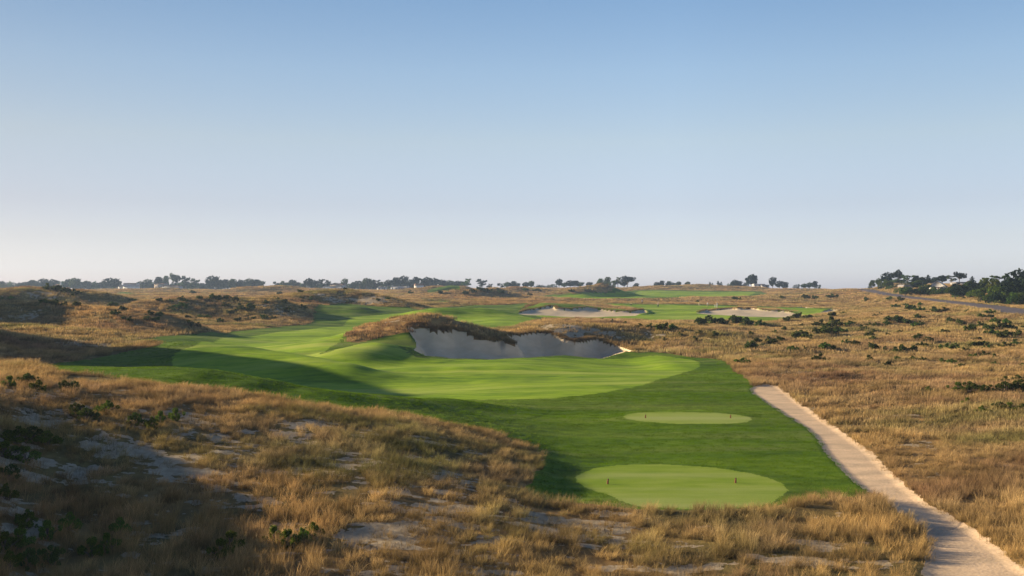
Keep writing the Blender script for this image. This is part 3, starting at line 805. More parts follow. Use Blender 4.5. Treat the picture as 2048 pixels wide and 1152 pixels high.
# short twiggy growth on the open sand, and wisps creeping over the path edges
x, y = sample(23, 130, 6)
b = bare_at(x, y); kp = (classify(x, y) == 0) & (b > .25) & (fbm(x / 1.3, y / 1.1, 3, 301) > -.12)
x, y = x[kp], y[kp]; hh_ = rng.uniform(.22, .6, len(x)) * np.interp(y, [30, 120], [1, 1.6])
tw = (np.array([.16, .125, .07]) + rng.uniform(0, 1, (len(x), 1)) * np.array([.22, .13, .03])) * rng.uniform(.5, 1.2, (len(x), 1))
scatter('low_grass', np.c_[x, y, H(x, y)], np.c_[hh_ * 1.6, hh_ * 1.6, hh_], rng.uniform(0, 6.3, len(x)), tw, rng.integers(0, 3, len(x)), T_wisp, 'low twiggy grass breaking up the bare sand')
x, y = sample(24, 100, 30, 0.56)
sp = sdist(P_path[0], x, y, 2.0); kp = (sp > -.5) & (sp < .28) & (rng.uniform(size=len(x)) < .55) & (fbm(x / 1.2, y / 1.4, 2, 311) > -.2)
x, y = x[kp], y[kp]; left = x < np.interp(y, [24, 47, 98], [16, 18, 24])
hh_ = rng.uniform(.14, .42, len(x)) * np.where(left & (y > 43), .28, 1.0)
tw = np.where((left & (y > 43))[:, None], np.array([[.08, .16, .012]]), tints(x, y))
scatter('verge_grass', np.c_[x, y, H(x, y)], np.c_[hh_ * 1.6, hh_ * 1.6, hh_], rng.uniform(0, 6.3, len(x)), tw, rng.integers(0, 3, len(x)), T_wisp, 'loose grass creeping over the gravel path edges')

# overhanging fringe along the top edges of the bunkers
fx, fy = [], []
for P, k in zip(P_bunk[:3], (30, 12, 12)):
    seg = np.roll(P, -1, 0) - P; L = np.hypot(*seg.T); my = P[:, 1].mean()
    for (p, s, l) in zip(P, seg, L):
        mid_y = p[1] + s[1] / 2
        if mid_y < my + 0.5: continue
        m_ = max(1, int(l * k)); t = rng.uniform(size=m_)
        nx, ny = -s[1] / l, s[0] / l
        if ny < 0: nx, ny = -nx, -ny
        off = rng.uniform(0.0, 1.1, m_)
        fx += list(p[0] + s[0] * t + nx * off); fy += list(p[1] + s[1] * t + ny * off)
fx, fy = np.array(fx), np.array(fy)
kp = classify(fx, fy) != 4
fx, fy = fx[kp], fy[kp]
ft = tints(fx, fy) * .8 * .5 + np.array(BROWN) * .5
fs = rng.uniform(.40, .75, len(fx))
scatter('fringe_grass', np.c_[fx, fy, H(fx, fy) - .05], np.c_[fs, fs, fs], rng.uniform(0, 6.3, len(fx)), ft, rng.integers(0, 4, len(fx)), T_mid, 'shaggy dark grass fringe over the bunker edges')

# short blades of the mown rough near the tees
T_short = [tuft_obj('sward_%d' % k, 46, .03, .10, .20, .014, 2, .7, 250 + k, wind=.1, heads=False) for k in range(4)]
x, y = sample(38, 150, 13)
cl = classify(x, y)
kp = (cl == 1) & (rng.uniform(size=len(x)) < np.interp(y, [75, 145], [1, 0]))
x, y = x[kp], y[kp]
n1 = fbm(x / 4, y / 2.2, 3, 201)[:, None]; n2 = fbm(x / 14, y / 5, 3, 205)[:, None]
gt = np.array([.095, .175, .007]) * (1 + .35 * n1) + np.clip(n2, 0, 1) * np.array([.09, .08, .05])
gt *= rng.uniform(.55, 1.5, (len(x), 1)) * (1 + .3 * fbm(x / .7, y / .5, 2, 209))[:, None]
sz = np.interp(y, [40, 90], [1.0, 1.6]) * rng.uniform(.8, 1.2, len(x))
hz_ = sz * rng.uniform(.8, 1.2, len(x))
scatter('mown_grass', np.c_[x, y, H(x, y)], np.c_[sz, sz, hz_], rng.uniform(0, 6.3, len(x)), gt, rng.integers(0, 4, len(x)), T_short, 'short mown green grass round the tees')

# ------------------------------------------------------------------ plain paints
def paint(name, col, rough=0.8, var=0.15, sc=2.0):
    m, nt, out = new_mat(name)
    lo = tuple(c * (1 - var) for c in col); hi = tuple(min(1, c * (1 + var)) for c in col)
    finish(nt, out, cramp(nt, noise(nt, 1.0, 4, scaled(nt, sc, sc, sc)), [(0.3, lo), (0.7, hi)]), rough)
    return m
WHITE_W = paint('white_wall', (.68, .66, .62)); GREY_W = paint('grey_wall', (.34, .34, .36)); TAN_W = paint('tan_wall', (.40, .33, .27)); BLUE_W = paint('blue_grey_wall', (.26, .32, .42))
ROOF_G = paint('grey_roof', (.20, .19, .20)); ROOF_R = paint('brown_roof', (.24, .15, .12)); ROOF_P = paint('pale_roof', (.42, .41, .42)); GLASS = paint('window_pane', (.035, .04, .05), 0.15, .05)
POST = paint('marker_wood', (.17, .065, .03), .7, .3, 30); POST_CAP = paint('marker_top', (.10, .045, .03), .7, .3, 30)
SKIN = paint('skin', (.50, .30, .21)); HAIR = paint('hair', (.05, .035, .02)); STEEL = paint('steel', (.5, .5, .52), .3)
CLOTH = {'white': paint('white_cloth', (.78, .76, .74)), 'black': paint('black_cloth', (.025, .025, .03)), 'navy': paint('navy_cloth', (.04, .05, .09)), 'khaki': paint('khaki_cloth', (.46, .38, .25)), 'yellow': paint('yellow_cloth', (.75, .62, .25)), 'pink': paint('pink_cloth', (.72, .42, .42)), 'grey': paint('grey_cloth', (.3, .3, .32))}

# ------------------------------------------------------------------ trees and shrubs
def leaf_cloud(centres, radii, n, size, seed, flat=0.75, bottom_cut=None):
    """leaf-clump faces spread through and mostly near the surface of overlapping lobes"""
    r = np.random.default_rng(seed)
    radii = np.asarray(radii, float); centres = np.asarray(centres, float)
    p = radii.min(axis=1) ** 2 if radii.ndim == 2 else radii ** 2
    if radii.ndim == 1: radii = np.c_[radii, radii, radii * flat]
    k = r.choice(len(centres), n, p=p / p.sum())
    d = r.normal(size=(n, 3)); d /= np.linalg.norm(d, axis=1)[:, None]
    rad = r.uniform(.25, 1.0, n) ** .45 * r.uniform(.85, 1.12, n)
    c = centres[k] + d * radii[k] * rad[:, None]
    # clumps: pull groups of leaves towards shared points so gaps open between them
    cl = c[r.integers(0, n, max(6, n // 22))]
    near = ((c[:, None, :] - cl[None]) ** 2).sum(-1).argmin(1)
    c = c * .55 + cl[near] * .45 + r.normal(size=(n, 3)) * size * .35
    a = r.normal(size=(n, 3)); a /= np.linalg.norm(a, axis=1)[:, None]
    b = np.cross(a, r.normal(size=(n, 3))); b /= np.linalg.norm(b, axis=1)[:, None]
    s = size * r.uniform(.6, 1.35, n)[:, None]
    V = np.stack([c - a * s * .5 - b * s * .25, c + a * s * .05 - b * s * .42, c + a * s * .55 + b * s * .05, c - a * s * .1 + b * s * .42], 1).reshape(-1, 3)
    F = np.arange(n * 4).reshape(-1, 4)
    S = np.repeat(r.uniform(0, 1, n), 4)
    return V, F, S

def tree_proto(kind, name, seed, mat, h=10.0):
    """trunk and crown of a tree h metres tall standing at the origin, as unlinked children"""
    r = random.Random(seed)
    tb = MB(); cs, rs = [], []; n, size = 2600, .6
    if kind == 'round':
        w = h * r.uniform(.40, .5)
        tb.tube([(0, 0, -.5), (.1, 0, h * .25), (.1, .1, h * .55)], [.35, .27, .16])
        for k in range(11):
            a = k * 2.4 + r.uniform(-.4, .4); q = w * r.uniform(.25, .68); z = h * r.uniform(.38, .78)
            cs.append((q * math.cos(a), q * math.sin(a), z)); rs.append(h * r.uniform(.14, .23))
            if k < 6: tb.tube([(.1, 0, h * .24), (q * .5 * math.cos(a), q * .5 * math.sin(a), z * .7), cs[-1]], [.15, .10, .04], 6)
        cs.append((0, 0, h * .78)); rs.append(h * .2)
    elif kind == 'umbrella':
        tb.tube([(0, 0, -.5), (.2, 0, h * .35), (.5, .1, h * .72)], [.34, .25, .15])
        for k in range(10):
            a = k * 2.4; q = h * r.uniform(.08, .36); z = h * r.uniform(.56, .84)
            cs.append((q * math.cos(a) + .4, q * math.sin(a), z)); rs.append(h * r.uniform(.13, .21))
            tb.tube([(.3, .05, h * r.uniform(.42, .6)), (q * .6 * math.cos(a) + .4, q * .6 * math.sin(a), z * .88), cs[-1]], [.12, .08, .03], 6)
        n, size = 2200, .5
    elif kind == 'open':
        tb.tube([(0, 0, -.5), (-.15, .1, h * .45), (.1, 0, h * .92)], [.26, .17, .05])
        for k in range(13):
            a = k * 2.4 + r.uniform(-.5, .5); q = h * r.uniform(.08, .27); z = h * r.uniform(.35, .93)
            cs.append((q * math.cos(a), q * math.sin(a), z)); rs.append(h * r.uniform(.075, .135))
            tb.tube([(0, 0, z * .8), (q * .6 * math.cos(a), q * .6 * math.sin(a), z * .95), cs[-1]], [.09, .06, .02], 5)
        n, size = 2000, .45
    elif kind == 'cone':
        tb.tube([(0, 0, -.5), (0, 0, h * .5), (0, 0, h * .95)], [.28, .18, .03])
        for k in range(14):
            a = k * 2.4; z = h * (.2 + .75 * k / 14); q = h * .20 * (1 - k / 15)
            cs.append((q * math.cos(a), q * math.sin(a), z)); rs.append(h * (.15 - .10 * k / 14))
        n, size = 1800, .5
    else:                                           # low spreading scrub tree
        tb.tube([(0, 0, -.4), (.2, 0, h * .4)], [.2, .12])
        for k in range(11):
            a = k * 2.4; q = h * r.uniform(.1, .75); z = h * r.uniform(.18, .6)
            cs.append((q * math.cos(a), q * math.sin(a), z)); rs.append(h * r.uniform(.18, .32))
            if k < 5: tb.tube([(.1, 0, h * .1), cs[-1]], [.1, .03], 5)
        n, size = 2200, .55
    V, F, S = leaf_cloud(cs, rs, n, size * h / 10, seed)
    zmax = np.percentile(V[:, 2], 97.5); V[:, 2] *= h / zmax
    crown = mesh_np('crown', V, F, mat, None, False, {'shade': ('FLOAT', S)}, link=False)
    trunk = tb.build('trunk', BARK, None, True, link=False)
    return [trunk, crown]
KINDS = {}
def proto(kind, v, mat):
    key = (kind, v, mat.name)
    if key not in KINDS: KINDS[key] = tree_proto(kind, kind, hash((kind, v)) % 9999 if False else 31 * v + len(kind) * 7, mat)
    return KINDS[key]
ORD = ['first', 'second', 'third', 'fourth', 'fifth', 'sixth', 'seventh', 'eighth', 'ninth', 'tenth', 'eleventh', 'twelfth', 'thirteenth', 'fourteenth', 'fifteenth', 'sixteenth', 'seventeenth', 'eighteenth', 'nineteenth', 'twentieth', 'twenty-first', 'twenty-second', 'twenty-third', 'twenty-fourth', 'twenty-fifth', 'twenty-sixth', 'twenty-seventh', 'twenty-eighth', 'twenty-ninth', 'thirtieth', 'thirty-first', 'thirty-second', 'thirty-third', 'thirty-fourth', 'thirty-fifth', 'thirty-sixth', 'thirty-seventh', 'thirty-eighth', 'thirty-ninth', 'fortieth']
def ordn(i): return ORD[i] if i < len(ORD) else 'last but one'
KNAME = {'round': ('round_tree', 'round dark'), 'umbrella': ('pine_tree', 'flat topped'), 'open': ('thin_tree', 'thin open'), 'cone': ('conifer_tree', 'pointed'), 'scrub': ('scrub_tree', 'low bushy')}
def plant_tree(px, pytop, kind, D, width=None, mat=None, pybase=None):
    """top of the crown seen at (px, pytop), standing on the ground at distance D; width in photo pixels"""
    x, y = (px - CX) / FPX * D, D
    z = float(H(x, y))
    h = zpy(pytop, D) - z
    if h < 2: h = 2.0
    v = random.randrange(3)
    mat = mat or random.choice([LEAF_DK, LEAF_DK, LEAF_GR])
    kids = proto(kind, v, mat)
    nat = {'round': .98, 'umbrella': .95, 'open': .62, 'cone': .55, 'scrub': 1.9}[kind] * h
    sx = 1.25 * (width * D / FPX) / nat if width else random.uniform(.85, 1.15)
    sx = min(max(sx, .6), 2.6)
    r = bpy.data.objects.new(KNAME[kind][0], None); COL.objects.link(r); r.empty_display_size = .5
    r.location = (x, y, z); r.rotation_euler = (0, 0, random.uniform(-.5, .5)); r.scale = (sx * h / 10, sx * h / 10, h / 10)
    for k in kids:
        c = k.copy(); COL.objects.link(c); c.parent = r; c.name = k.name.split('.')[0]
    r['category'] = 'tree'
    return r, px, kind
def row_of_trees(items, where, group, fill=None):
    """items: (px, top row, kind, D, width); labels count them from the left of their stretch"""
    lst = []
    for it in items:
        px, pt, kind, D, w = it[:5]
        lst.append(plant_tree(px, pt, kind, D, w, it[5] if len(it) > 5 else None))
    lst.sort(key=lambda t: t[1])
    for i, (o, px, kind) in enumerate(lst):
        o['label'] = f"{KNAME[kind][1]} tree, {ordn(i)} from the left {where}"
        o['group'] = group
    return lst
def filler(x0, x1, step, top, jit, D0, D1, kinds=('round', 'scrub', 'round', 'scrub')):
    out, x = [], x0
    step *= .8
    while x < x1:
        out.append((x + random.uniform(-3, 3), top + random.uniform(-jit, jit), random.choice(kinds), random.uniform(D0, D1), random.uniform(18, 30)))
        x += step * random.uniform(.75, 1.3)
    return out
G1 = 'trees along the skyline'
row_of_trees(filler(-40, 105, 11, 565, 2.5, 1000, 1180) + [(64, 561, 'round', 1050, 18), (85, 559, 'round', 1040, 20), (104, 560, 'round', 1050, 18)], 'left of the small white house', G1)
row_of_trees(filler(118, 240, 10, 565, 2, 1060, 1180) + [(137, 560, 'round', 1050, 24), (148, 558, 'round', 1040, 22), (172, 563, 'round', 1050, 16), (190, 564, 'cone', 1050, 14), (219, 558, 'round', 1000, 32, LEAF_DK), (232, 562, 'round', 1010, 20, LEAF_DK)], 'between the white and pale roofed houses', G1)
row_of_trees([(280, 564, 'round', 1050, 16), (294, 560, 'round', 1050, 18), (300, 568, 'scrub', 1000, 22), (317, 555, 'round', 1040, 18), (331, 553, 'round', 1040, 16), (346, 548, 'umbrella', 1020, 10), (354, 552, 'umbrella', 1020, 10), (372, 553, 'open', 1000, 18), (391, 558, 'open', 1000, 18), (384, 566, 'scrub', 1050, 30), (365, 566, 'round', 1050, 20), (404, 567, 'round', 1060, 16), (423, 554, 'round', 1000, 26), (434, 560, 'round', 1020, 20), (450, 560, 'round', 1040, 20), (464, 559, 'round', 1040, 20), (480, 561, 'round', 1040, 18), (497, 559, 'round', 1040, 20), (512, 560, 'round', 1040, 20), (518, 563, 'round', 1060, 16)] + filler(285, 420, 12, 567, 2, 1080, 1160) + filler(425, 524, 11, 565, 2, 1080, 1160), 'right of the pale roofed house', G1)
row_of_trees([(554, 564, 'open', 1000, 14), (570, 563, 'open', 1000, 16), (583, 561, 'round', 1020, 16), (592, 565, 'round', 1030, 14), (617, 558, 'round', 980, 20), (628, 562, 'round', 1000, 18), (607, 568, 'round', 1050, 18), (645, 559, 'open', 1000, 12), (657, 561, 'open', 1010, 12), (670, 567, 'scrub', 1040, 20), (689, 559, 'round', 1000, 14)] + filler(560, 700, 13, 568, 1.5, 1060, 1140), 'around the long blue-grey building', G1)
row_of_trees([(706, 565, 'round', 1030, 16), (720, 562, 'open', 1010, 16), (732, 558, 'round', 1000, 20), (742, 562, 'round', 1010, 16), (752, 560, 'open', 1010, 14), (764, 564, 'open', 1030, 14), (776, 561, 'round', 1020, 16), (791, 556, 'round', 1000, 22), (806, 554, 'round', 1000, 20), (820, 560, 'round', 1010, 18), (830, 555, 'round', 1000, 18), (842, 557, 'open', 1000, 18), (853, 556, 'round', 1000, 22), (868, 558, 'round', 1000, 20), (882, 561, 'round', 1020, 18), (898, 562, 'round', 1020, 20), (915, 563, 'round', 1030, 18), (934, 558, 'open', 950, 16), (925, 564, 'round', 1000, 14)] + filler(705, 925, 13, 567, 1.5, 1060, 1140), 'right of the long blue-grey building', G1)
row_of_trees([(964, 559, 'open', 940, 20), (980, 568, 'open', 950, 10), (1002, 567, 'open', 960, 14), (1014, 565, 'round', 980, 14), (1026, 563, 'round', 980, 16), (1035, 567, 'round', 990, 12), (1051, 565, 'round', 960, 14), (1062, 563, 'round', 960, 16), (1078, 570, 'scrub', 980, 20), (1105, 569, 'scrub', 960, 20), (1118, 559, 'round', 930, 15), (1128, 566, 'round', 950, 16), (1140, 562, 'round', 950, 20), (1150, 562, 'round', 950, 18), (1160, 565, 'round', 960, 16, LEAF_GR), (1178, 565, 'round', 950, 14), (1090, 572, 'scrub', 990, 20)], 'left of the pointed far dune', G1)
row_of_trees([(1200, 558, 'round', 900, 16), (1214, 555, 'round', 890, 18), (1226, 562, 'scrub', 880, 20), (1236, 555, 'open', 880, 14), (1254, 553, 'umbrella', 870, 26), (1248, 561, 'round', 880, 20), (1272, 567, 'round', 900, 14)], 'in the clump behind the pointed dune', G1)
row_of_trees([(1313, 565, 'round', 980, 12), (1323, 562, 'round', 980, 14), (1337, 563, 'round', 980, 14), (1345, 566, 'round', 990, 12), (1357, 564, 'round', 980, 14), (1375, 564, 'round', 980, 12), (1440, 563, 'scrub', 950, 10), (1423, 565, 'scrub', 950, 10), (1469, 561, 'round', 930, 16), (1478, 563, 'round', 930, 16), (1460, 566, 'scrub', 950, 16), (1504, 551, 'round', 900, 26, LEAF_DK), (1490, 566, 'scrub', 930, 16)], 'left of the small dark house', G1)
row_of_trees([(1545, 556, 'round', 900, 15), (1558, 563, 'round', 920, 18), (1570, 565, 'round', 930, 16), (1594, 569, 'scrub', 900, 14), (1608, 568, 'round', 900, 14), (1619, 566, 'round', 900, 14), (1629, 563, 'round', 890, 14), (1637, 570, 'scrub', 890, 12)], 'right of the small dark house', G1)
G2 = 'trees of the wooded hill on the right'
row_of_trees(filler(1765, 1835, 12, 562, 3, 520, 600, ('round', 'scrub', 'round')) + [(1744, 561, 'round', 620, 14), (1757, 558, 'round', 610, 14), (1774, 547, 'round', 600, 24, LEAF_DK), (1796, 542, 'umbrella', 590, 26, LEAF_DK), (1790, 558, 'scrub', 560, 26, LEAF_GR), (1816, 551, 'open', 560, 30, LEAF_GR), (1803, 560, 'round', 540, 20, LEAF_DK), (1831, 552, 'round', 560, 16, LEAF_DK), (1740, 572, 'scrub', 640, 8), (1766, 572, 'scrub', 540, 20), (1780, 571, 'scrub', 520, 22, LEAF_GR)], 'above the crest of the grey road', G2)
row_of_trees(filler(1835, 1862, 9, 563, 4, 470, 540, ('round', 'round')) + filler(1800, 1900, 11, 577, 3, 390, 440, ('scrub', 'round')) + [(1866, 573, 'scrub', 430, 14, LEAF_GR), (1889, 572, 'scrub', 430, 12, LEAF_DK), (1843, 555, 'round', 540, 18), (1856, 551, 'cone', 540, 16), (1868, 555, 'round', 530, 18, LEAF_DK), (1884, 552, 'round', 520, 24, LEAF_DK), (1833, 566, 'round', 470, 22, LEAF_DK), (1850, 570, 'round', 450, 24, LEAF_GR), (1815, 580, 'scrub', 470, 12, LEAF_GR), (1826, 582, 'scrub', 450, 16, LEAF_GR), (1803, 581, 'open', 480, 14, LEAF_GR), (1840, 577, 'scrub', 430, 24, LEAF_GR), (1862, 584, 'scrub', 420, 18, LEAF_GR), (1878, 580, 'scrub', 400, 24, LEAF_GR), (1896, 577, 'round', 400, 26, LEAF_DK), (1812, 568, 'open', 500, 18, LEAF_GR)], 'around the white gabled house', G2)
row_of_trees(filler(1900, 1990, 10, 575, 5, 320, 380, ('round', 'scrub')) + filler(1935, 1990, 11, 568, 4, 370, 420, ('round', 'round')) + [(1903, 551, 'open', 500, 18), (1918, 545, 'umbrella', 490, 22, LEAF_DK), (1944, 554, 'cone', 470, 14, LEAF_DK), (1908, 568, 'round', 400, 20, LEAF_DK), (1932, 571, 'round', 370, 26, LEAF_GR), (1918, 585, 'scrub', 350, 26, LEAF_GR), (1950, 580, 'scrub', 330, 28, LEAF_BR), (1968, 557, 'round', 370, 30, LEAF_BR), (1985, 562, 'round', 340, 34, LEAF_BR), (1960, 574, 'round', 340, 28, LEAF_DK)], 'in the middle of the right wood', G2)
row_of_trees(filler(1970, 2070, 10, 566, 6, 330, 380, ('round', 'round')) + filler(1970, 2070, 12, 586, 5, 270, 290, ('scrub', 'round')) + [(1995, 552, 'open', 400, 26, LEAF_GR), (2014, 549, 'cone', 350, 18, LEAF_DK), (2008, 565, 'round', 330, 26, LEAF_DK), (2036, 543, 'round', 330, 42, LEAF_DK), (2060, 548, 'round', 320, 40, LEAF_DK), (2025, 568, 'round', 300, 34, LEAF_DK), (2048, 572, 'round', 300, 34, LEAF_GR), (1975, 586, 'scrub', 300, 30, LEAF_GR), (2000, 586, 'scrub', 290, 34, LEAF_BR), (2028, 588, 'scrub', 285, 36, LEAF_GR), (2056, 588, 'scrub', 280, 36, LEAF_DK), (1990, 574, 'round', 310, 30, LEAF_BR), (2085, 552, 'round', 320, 44, LEAF_DK)], 'at the wood\'s right hand end', G2)

# shrubs
def shrub_proto(seed, n, size, mat):
    r = random.Random(seed); sb = MB(); cs, rs = [], []
    for k in range(17):
        a = k * 2.4 + r.uniform(-.5, .5); q = r.uniform(.05, .78); z = r.uniform(.12, .85) * (1.15 - q * .6)
        cs.append((q * math.cos(a), q * math.sin(a), z)); rs.append(r.uniform(.10, .26))
        sb.tube([(0, 0, -.1), (q * .4 * math.cos(a), q * .4 * math.sin(a), z * .6), cs[-1]], [.035, .025, .01], 5)
    V, F, S = leaf_cloud(cs, rs, n, size, seed)
    return [sb.build('stems', BARK, None, True, link=False), mesh_np('foliage', V, F, mat, None, False, {'shade': ('FLOAT', S)}, link=False)]
SH_NEAR = [shrub_proto(s, 4200, .058, m_) for s, m_ in ((1, LEAF_SH), (2, LEAF_BR), (3, LEAF_BR))]
SH_FAR = [shrub_proto(s, 520, .20, m_) for s, m_ in ((4, LEAF_SH), (5, LEAF_SH), (6, LEAF_GR), (7, LEAF_SH))]
SHRUBS = []
def shrub(px, py, w, hk=1.0):
    x, y, z = at(px, py)
    if y > 700 or y < 24: return
    cl = classify(np.array([x]), np.array([y]))[0]
    if cl != 0: return
    r = max(.45, w * y / FPX / (1.25 if y < 100 else 1.55))
    kids = random.choice(SH_NEAR if y < 110 else SH_FAR)
    o = empty('shrub', (x, y, z - .05), random.uniform(0, 6.28))
    hgt = r * random.uniform(.75, 1.05) * hk
    o.scale = (r, r * random.uniform(.8, 1.2), min(max(hgt, .7), 2.3))
    for k in kids:
        c = k.copy(); COL.objects.link(c); c.parent = o; c.name = k.name.split('.')[0]
    o['category'] = 'shrub'
    SHRUBS.append((o, px, py, y))
SH = [(1400, 650, 30), (1420, 648, 34), (1445, 650, 30), (1470, 649, 34), (1495, 652, 30), (1520, 654, 26), (1325, 662, 30), (1345, 660, 22), (1300, 657, 20), (1640, 655, 26), (1665, 655, 40), (1700, 652, 22), (1635, 668, 26), (1655, 668, 34), (1675, 667, 30), (1600, 678, 30), (1620, 680, 24), (1540, 687, 24), (1515, 685, 22), (1560, 683, 20), (1585, 703, 22), (1610, 702, 11), (1650, 697, 24), (1668, 699, 12), (1693, 690, 20), (1710, 692, 22), (1745, 700, 26), (1770, 702, 14), (1800, 668, 14), (1832, 680, 20), (1852, 681, 18), (1805, 703, 24), (1826, 704, 24), (1893, 700, 24), (1910, 702, 26), (1930, 706, 22), (1985, 672, 30), (2010, 676, 34), (2035, 674, 30), (2030, 692, 26), (1955, 694, 24), (1950, 718, 24), (1970, 716, 22), (1990, 719, 20), (1795, 722, 14), (1738, 723, 20), (1775, 733, 16), (1825, 722, 18), (1845, 724, 18), (1885, 727, 22), (1903, 728, 20), (2045, 737, 24), (1990, 734, 16), (1915, 785, 28), (1940, 786, 34), (1968, 787, 30), (2010, 786, 44), (2042, 785, 40), (2010, 766, 20), (2036, 762, 18), (1860, 786, 22), (1998, 820, 26), (2020, 822, 24), (2046, 824, 22), (1968, 828, 26), (1935, 812, 18),
      (1595, 638, 24), (1615, 640, 22), (1575, 643, 20), (1725, 660, 20), (1740, 655, 18), (1795, 645, 24), (1812, 647, 18), (1835, 637, 16), (1850, 638, 12), (1748, 665, 14), (1775, 672, 12), (1860, 684, 20), (1820, 621, 22), (1840, 624, 20), (1868, 625, 24), (1890, 624, 20), (1750, 633, 10), (1760, 630, 8), (1935, 626, 12), (1962, 638, 20), (1980, 638, 16), (1990, 647, 20), (2012, 650, 22), (2000, 660, 30), (2022, 662, 30), (1960, 656, 24), (1920, 650, 24), (1900, 646, 20), (1890, 669, 20), (1940, 664, 26), (1975, 662, 26), (1610, 598, 20), (1630, 599, 14), (1665, 597, 20), (1780, 601, 18), (1800, 603, 20), (1840, 612, 14), (1500, 640, 10), (2042, 612, 12), (2030, 611, 10), (1700, 640, 12), (1568, 662, 18), (1550, 668, 16),
      (95, 580, 22), (112, 582, 24), (130, 586, 22), (150, 590, 20), (2, 600, 14), (90, 608, 20), (110, 610, 22), (130, 613, 20), (152, 615, 20), (225, 616, 24), (245, 622, 20), (265, 603, 14), (300, 629, 20), (320, 632, 18), (345, 621, 20), (362, 618, 22), (340, 604, 12), (400, 599, 16), (425, 599, 20), (440, 600, 18), (455, 599, 20), (470, 602, 16), (385, 588, 14), (480, 621, 22), (500, 619, 22), (460, 629, 18), (400, 636, 16), (415, 638, 14), (380, 651, 20), (395, 653, 18), (375, 638, 14), (312, 643, 22), (295, 640, 18), (475, 643, 18), (440, 645, 16), (495, 642, 14), (360, 628, 14), (600, 586, 14), (690, 580, 12), (975, 585, 20), (960, 582, 22), (945, 586, 18), (1000, 588, 18), (930, 590, 16), (880, 588, 14), (1075, 584, 20), (1050, 582, 16), (1225, 573, 20), (1240, 577, 20), (1255, 579, 18), (820, 588, 12), (570, 606, 14), (700, 606, 14), (560, 590, 14), (1395, 606, 10), (1470, 600, 14), (1480, 601, 12), (1330, 594, 10), (1250, 650, 14), (1225, 644, 12), (1205, 641, 10), (1280, 655, 16), (1360, 672, 14), (1390, 680, 14), (1330, 683, 12), (1430, 672, 20), (1400, 668, 14),
      (55, 768, 34), (75, 782, 24), (128, 782, 22), (148, 784, 26), (20, 776, 20), (172, 840, 40), (152, 830, 30), (212, 824, 34), (270, 850, 30), (322, 848, 28), (352, 842, 24), (300, 858, 26), (30, 885, 50), (62, 880, 44), (95, 890, 44), (12, 915, 50), (50, 925, 40), (12, 1105, 44), (38, 1098, 40), (96, 1080, 30), (104, 1130, 26), (185, 1115, 30), (215, 1106, 36), (50, 1055, 30), (548, 1090, 30), (575, 1098, 38), (602, 1090, 34), (622, 1078, 38), (460, 1102, 24), (440, 1118, 20), (20, 960, 40), (240, 1070, 20), (15, 1000, 30), (140, 1060, 24), (60, 1135, 34), (20, 1140, 40)]
for px, py, w in SH: shrub(px, py, w)
for k in range(150):                                 # more in the hollows of the heath
    if k % 2: px, py = random.uniform(1480, 2048), random.uniform(600, 740)
    elif k % 4: px, py = random.uniform(230, 620), random.uniform(590, 645)
    else: px, py = random.uniform(0, 2048), random.uniform(582, 606)
    if fbm(np.array([px / 60]), np.array([py / 9]), 2, 5)[0] < 0.0: continue
    shrub(px, py, random.uniform(10, 20) * (0.5 + (py - 560) / 140))
def shrub_zone(px, py, D):
    if py > 950 and px < 700: return 'in the bottom left corner' if px < 300 else 'in grass at bottom left of centre'
    if px < 700 and py > 740 and py < 950: return 'on the near left dune'
    if px < 230: return 'on the dark dunes at the left edge'
    if px < 640: return 'on the middle dunes left of the fairway'
    if px < 1180: return 'on the far dunes behind the big bunker'
    if px < 1560: return 'on the heath right of the big bunker' if py > 630 else 'around the distant fairways'
    if py > 740: return 'in the heath right of the gravel path'
    if py > 690: return 'on the right heath level with the big bunker'
    if py > 660: return 'on the right heath just below the wood'
    if py > 630: return 'scattered on the upper right heath'
    return 'beside the grey road on the right'
zones = {}
for t in SHRUBS: zones.setdefault(shrub_zone(t[1], t[2], t[3]), []).append(t)
for zn, ts in zones.items():
    ts.sort(key=lambda t: t[1])
    for i, (o, px, py, D) in enumerate(ts):
        o['label'] = f"{'small' if o.scale[0] < 1.0 else 'spreading'} shrub, {ordn(i)} from the left {zn}"
        o['group'] = 'green shrubs in the dry grass'

# ------------------------------------------------------------------ houses
def house(name, px, pybase, D, w, h, d, wall, roof, label, rz=0.0, roofh=None, win=3, chimney=False, chim_mat=None, hip=False, dz=0.0):
    x, y = (px - CX) / FPX * D, D
    z = min(float(H(x, y)), 99) + dz
    o = empty(name, (x, y, z), rz)
    tag(o, label, 'house')
    MB().box((0, 0, h / 2 - .5), (w, d, h + 1)).build('wall', wall, o)
    rh = roofh or w * .22
    rb = MB()
    rb.prism([(-w / 2 - .4, h), (w / 2 + .4, h), (w / 2 + .4, h + .12), (0, h + rh), (-w / 2 - .4, h + .12)] if hip else [(-w / 2 - .4, h), (w / 2 + .4, h), (w / 2 * .9, h + rh), (-w / 2 * .9, h + rh)], -d / 2 - .4, d / 2 + .4)
    ro = rb.build('roof', roof, o)
    if chimney: MB().box((w * .42, 0, h + rh * .5 + .6), (1.1, 1.1, rh + 2.2)).build('chimney', chim_mat or wall, ro)
    for k in range(win):
        wx = -w / 2 + w * (k + .5) / win
        f = MB().box((wx, -d / 2 - .04, h * .5), (1.3, .12, 1.4)).build('window', WHITE_W, o)
        MB().box((wx, -d / 2 - .12, h * .5), (1.0, .05, 1.1)).build('pane', GLASS, f)
    MB().box((w * .12, -d / 2 - .05, 1.05), (1.0, .1, 2.1)).build('door', ROOF_R, o)
    return o
def top_h(px, pytop, D): return zpy(pytop, D) - float(H((px - CX) / FPX * D, D))
